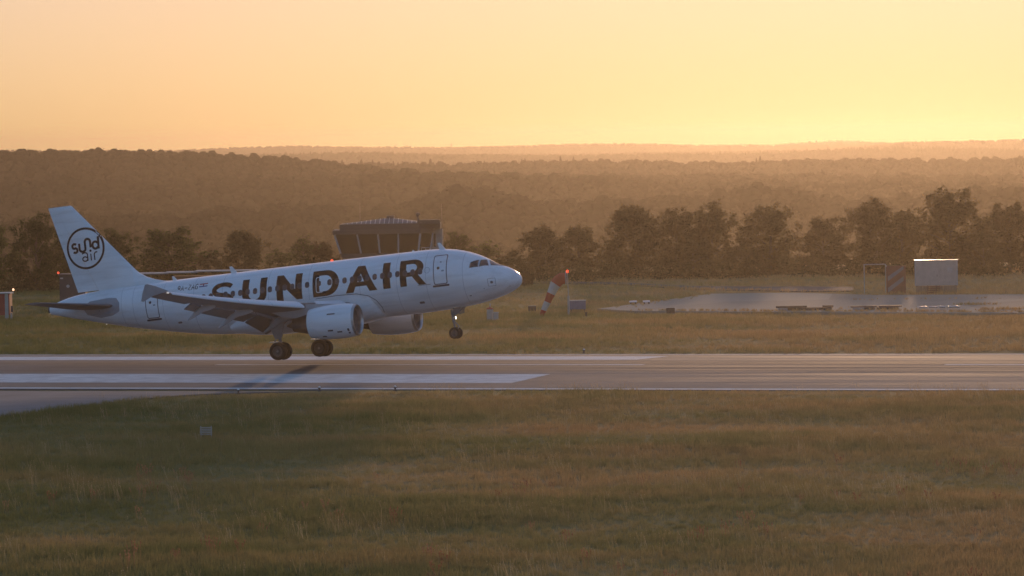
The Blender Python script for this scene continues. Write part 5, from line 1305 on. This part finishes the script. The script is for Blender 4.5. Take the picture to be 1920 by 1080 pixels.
def tuft(seed, n, h, spread, w):
    nr = np.random.RandomState(seed); V = []; F = []
    for i in range(n):
        a = nr.uniform(0, 6.28); r = spread * math.sqrt(nr.uniform()); b = np.array([math.cos(a) * r, math.sin(a) * r, -.03]); hh = h * nr.uniform(.5, 1.15); a2 = nr.uniform(0, 6.28)
        d = np.array([math.cos(a2), math.sin(a2), 0]); p = np.array([-d[1], d[0], 0]) * w / 2; bend = nr.uniform(.1, .6) * hh
        k = len(V); V += [b - p, b + p, b + d * bend * .35 + np.array([0, 0, hh * .6]) + p * .7, b + d * bend * .35 + np.array([0, 0, hh * .6]) - p * .7, b + d * bend + np.array([0, 0, hh])]
        F += [(k, k + 1, k + 2, k + 3), (k + 3, k + 2, k + 4)]
    me = bpy.data.meshes.new('tuft'); me.from_pydata([tuple(v) for v in V], [], F); me.materials.append(M_BLADE); me.update(); return bpy.data.objects.new('tuft', me)
def heads(seed, n, h, spread, m, s, stem=True):
    nr = np.random.RandomState(seed); V = []; F = []
    for i in range(n):
        b = np.array([nr.normal() * spread, nr.normal() * spread, 0]); hh = h * nr.uniform(.7, 1.15); d = np.array([nr.normal() * .16 - .12, nr.normal() * .12, 1.0]); a = nr.uniform(0, 3.14); p = np.array([math.cos(a), math.sin(a), 0])
        k = len(V); t = b + d * hh; V += [b - p * .004, b + p * .004, t + p * .004, t - p * .004]; F.append((k, k + 1, k + 2, k + 3))
        for j in range(4):
            c = t - d * hh * .28 * j / 4 ; q = p if j % 2 else np.array([-p[1], p[0], 0]); ss = s * (1.1 - .15 * j); k = len(V)
            V += [c - q * ss, c - d * ss * 1.6, c + q * ss, c + d * ss * 1.8]; F.append((k, k + 1, k + 2, k + 3))
    me = bpy.data.meshes.new('heads'); me.from_pydata([tuple(v) for v in V], [], F); me.materials.append(m); me.update(); return bpy.data.objects.new('heads', me)
nr = np.random.RandomState(9)
def meadow(v0, v1, dens, margin=.126):
    n = int(margin * (v1 * v1 - v0 * v0) * dens); v = np.sqrt(nr.uniform(v0 * v0, v1 * v1, n)); u = v * nr.uniform(-margin, margin, n); x, y = xy_of(u, v)
    ok = (np.abs(y) > 22.75) & ~in_poly(x, y, taxi_poly) & ~in_poly(x, y, apron_poly) & ~in_poly(x, y, road_poly)
    return x[ok], y[ok], v[ok]
X, Y, Vv = [], [], []
for v0, v1, d in ((104, 180, 9), (180, 265, 6.5), (305, 400, 2.6), (400, 520, 1.4)):
    a, b, c = meadow(v0, v1, d); X.append(a); Y.append(b); Vv.append(c)
x = np.concatenate(X); y = np.concatenate(Y); v = np.concatenate(Vv); z = land_z(x, y)
z = np.where(np.abs(y) < 25.5, np.minimum(z, -.05), z)
hgt = .80 + .30 * np.clip(vnoise(x, y, 8, 4, .16), -1, 1.3); hgt = np.where(np.abs(y) < 25, hgt * .85, hgt)
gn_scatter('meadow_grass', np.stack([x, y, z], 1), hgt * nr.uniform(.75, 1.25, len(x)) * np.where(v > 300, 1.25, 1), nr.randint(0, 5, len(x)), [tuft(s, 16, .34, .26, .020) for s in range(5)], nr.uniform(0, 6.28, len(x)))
x, y, v = meadow(104, 262, .55); keep = (vnoise(x, y, 14, 3, .22) + nr.normal(size=len(x)) * .6) > .5; x, y, v = x[keep], y[keep], v[keep]
gn_scatter('seed_heads', np.stack([x, y, land_z(x, y)], 1), nr.uniform(.7, 1.15, len(x)), nr.randint(0, 3, len(x)), [heads(s, 7, .62, .16, M_SEED, .012) for s in range(3)], nr.uniform(-.6, .6, len(x)))
x, y, v = meadow(104, 200, .16); keep = (vnoise(x, y, 19, 3, .3) + nr.normal(size=len(x)) * .4) > .75; x, y, v = x[keep], y[keep], v[keep]
gn_scatter('sorrel', np.stack([x, y, land_z(x, y)], 1), nr.uniform(.7, 1.2, len(x)), nr.randint(0, 3, len(x)), [heads(s + 10, 9, .60, .10, M_SORREL, .026) for s in range(3)], nr.uniform(-.6, .6, len(x)))
# grass creeping in along the joints and the torn front edge of the apron
# weeds that break through the old apron
pts = []
for px_, py_, n, sp in ((1828, 571, 50, 1.2), (1888, 580, 90, 1.6), (1670, 581, 40, 1.0), (1545, 579, 18, 2.0)):
    c = at(px_, py_, .02)
    for k in range(n): pts.append((c.x + nr.normal() * sp, c.y + nr.normal() * sp * .7, .02))
for px0, py0, px1, py1, n in ((1150, 577, 1330, 553, 60), (1200, 582, 1500, 583.5, 150), (1500, 583.5, 1935, 585, 260), (1600, 562, 1935, 559, 24)):
    for k in range(n):
        t = nr.uniform(); c = at(px0 + (px1 - px0) * t, py0 + (py1 - py0) * t, .02); s_ = .25 + .5 * abs(math.sin(t * 23)); pts.append((c.x + nr.normal() * s_, c.y + nr.normal() * s_, .0))
pts = np.array(pts); gn_scatter('weeds', pts, nr.uniform(.3, .9, len(pts)), nr.randint(0, 2, len(pts)), [tuft(s + 40, 18, .36, .2, .03) for s in range(2)], nr.uniform(0, 6.28, len(pts)))
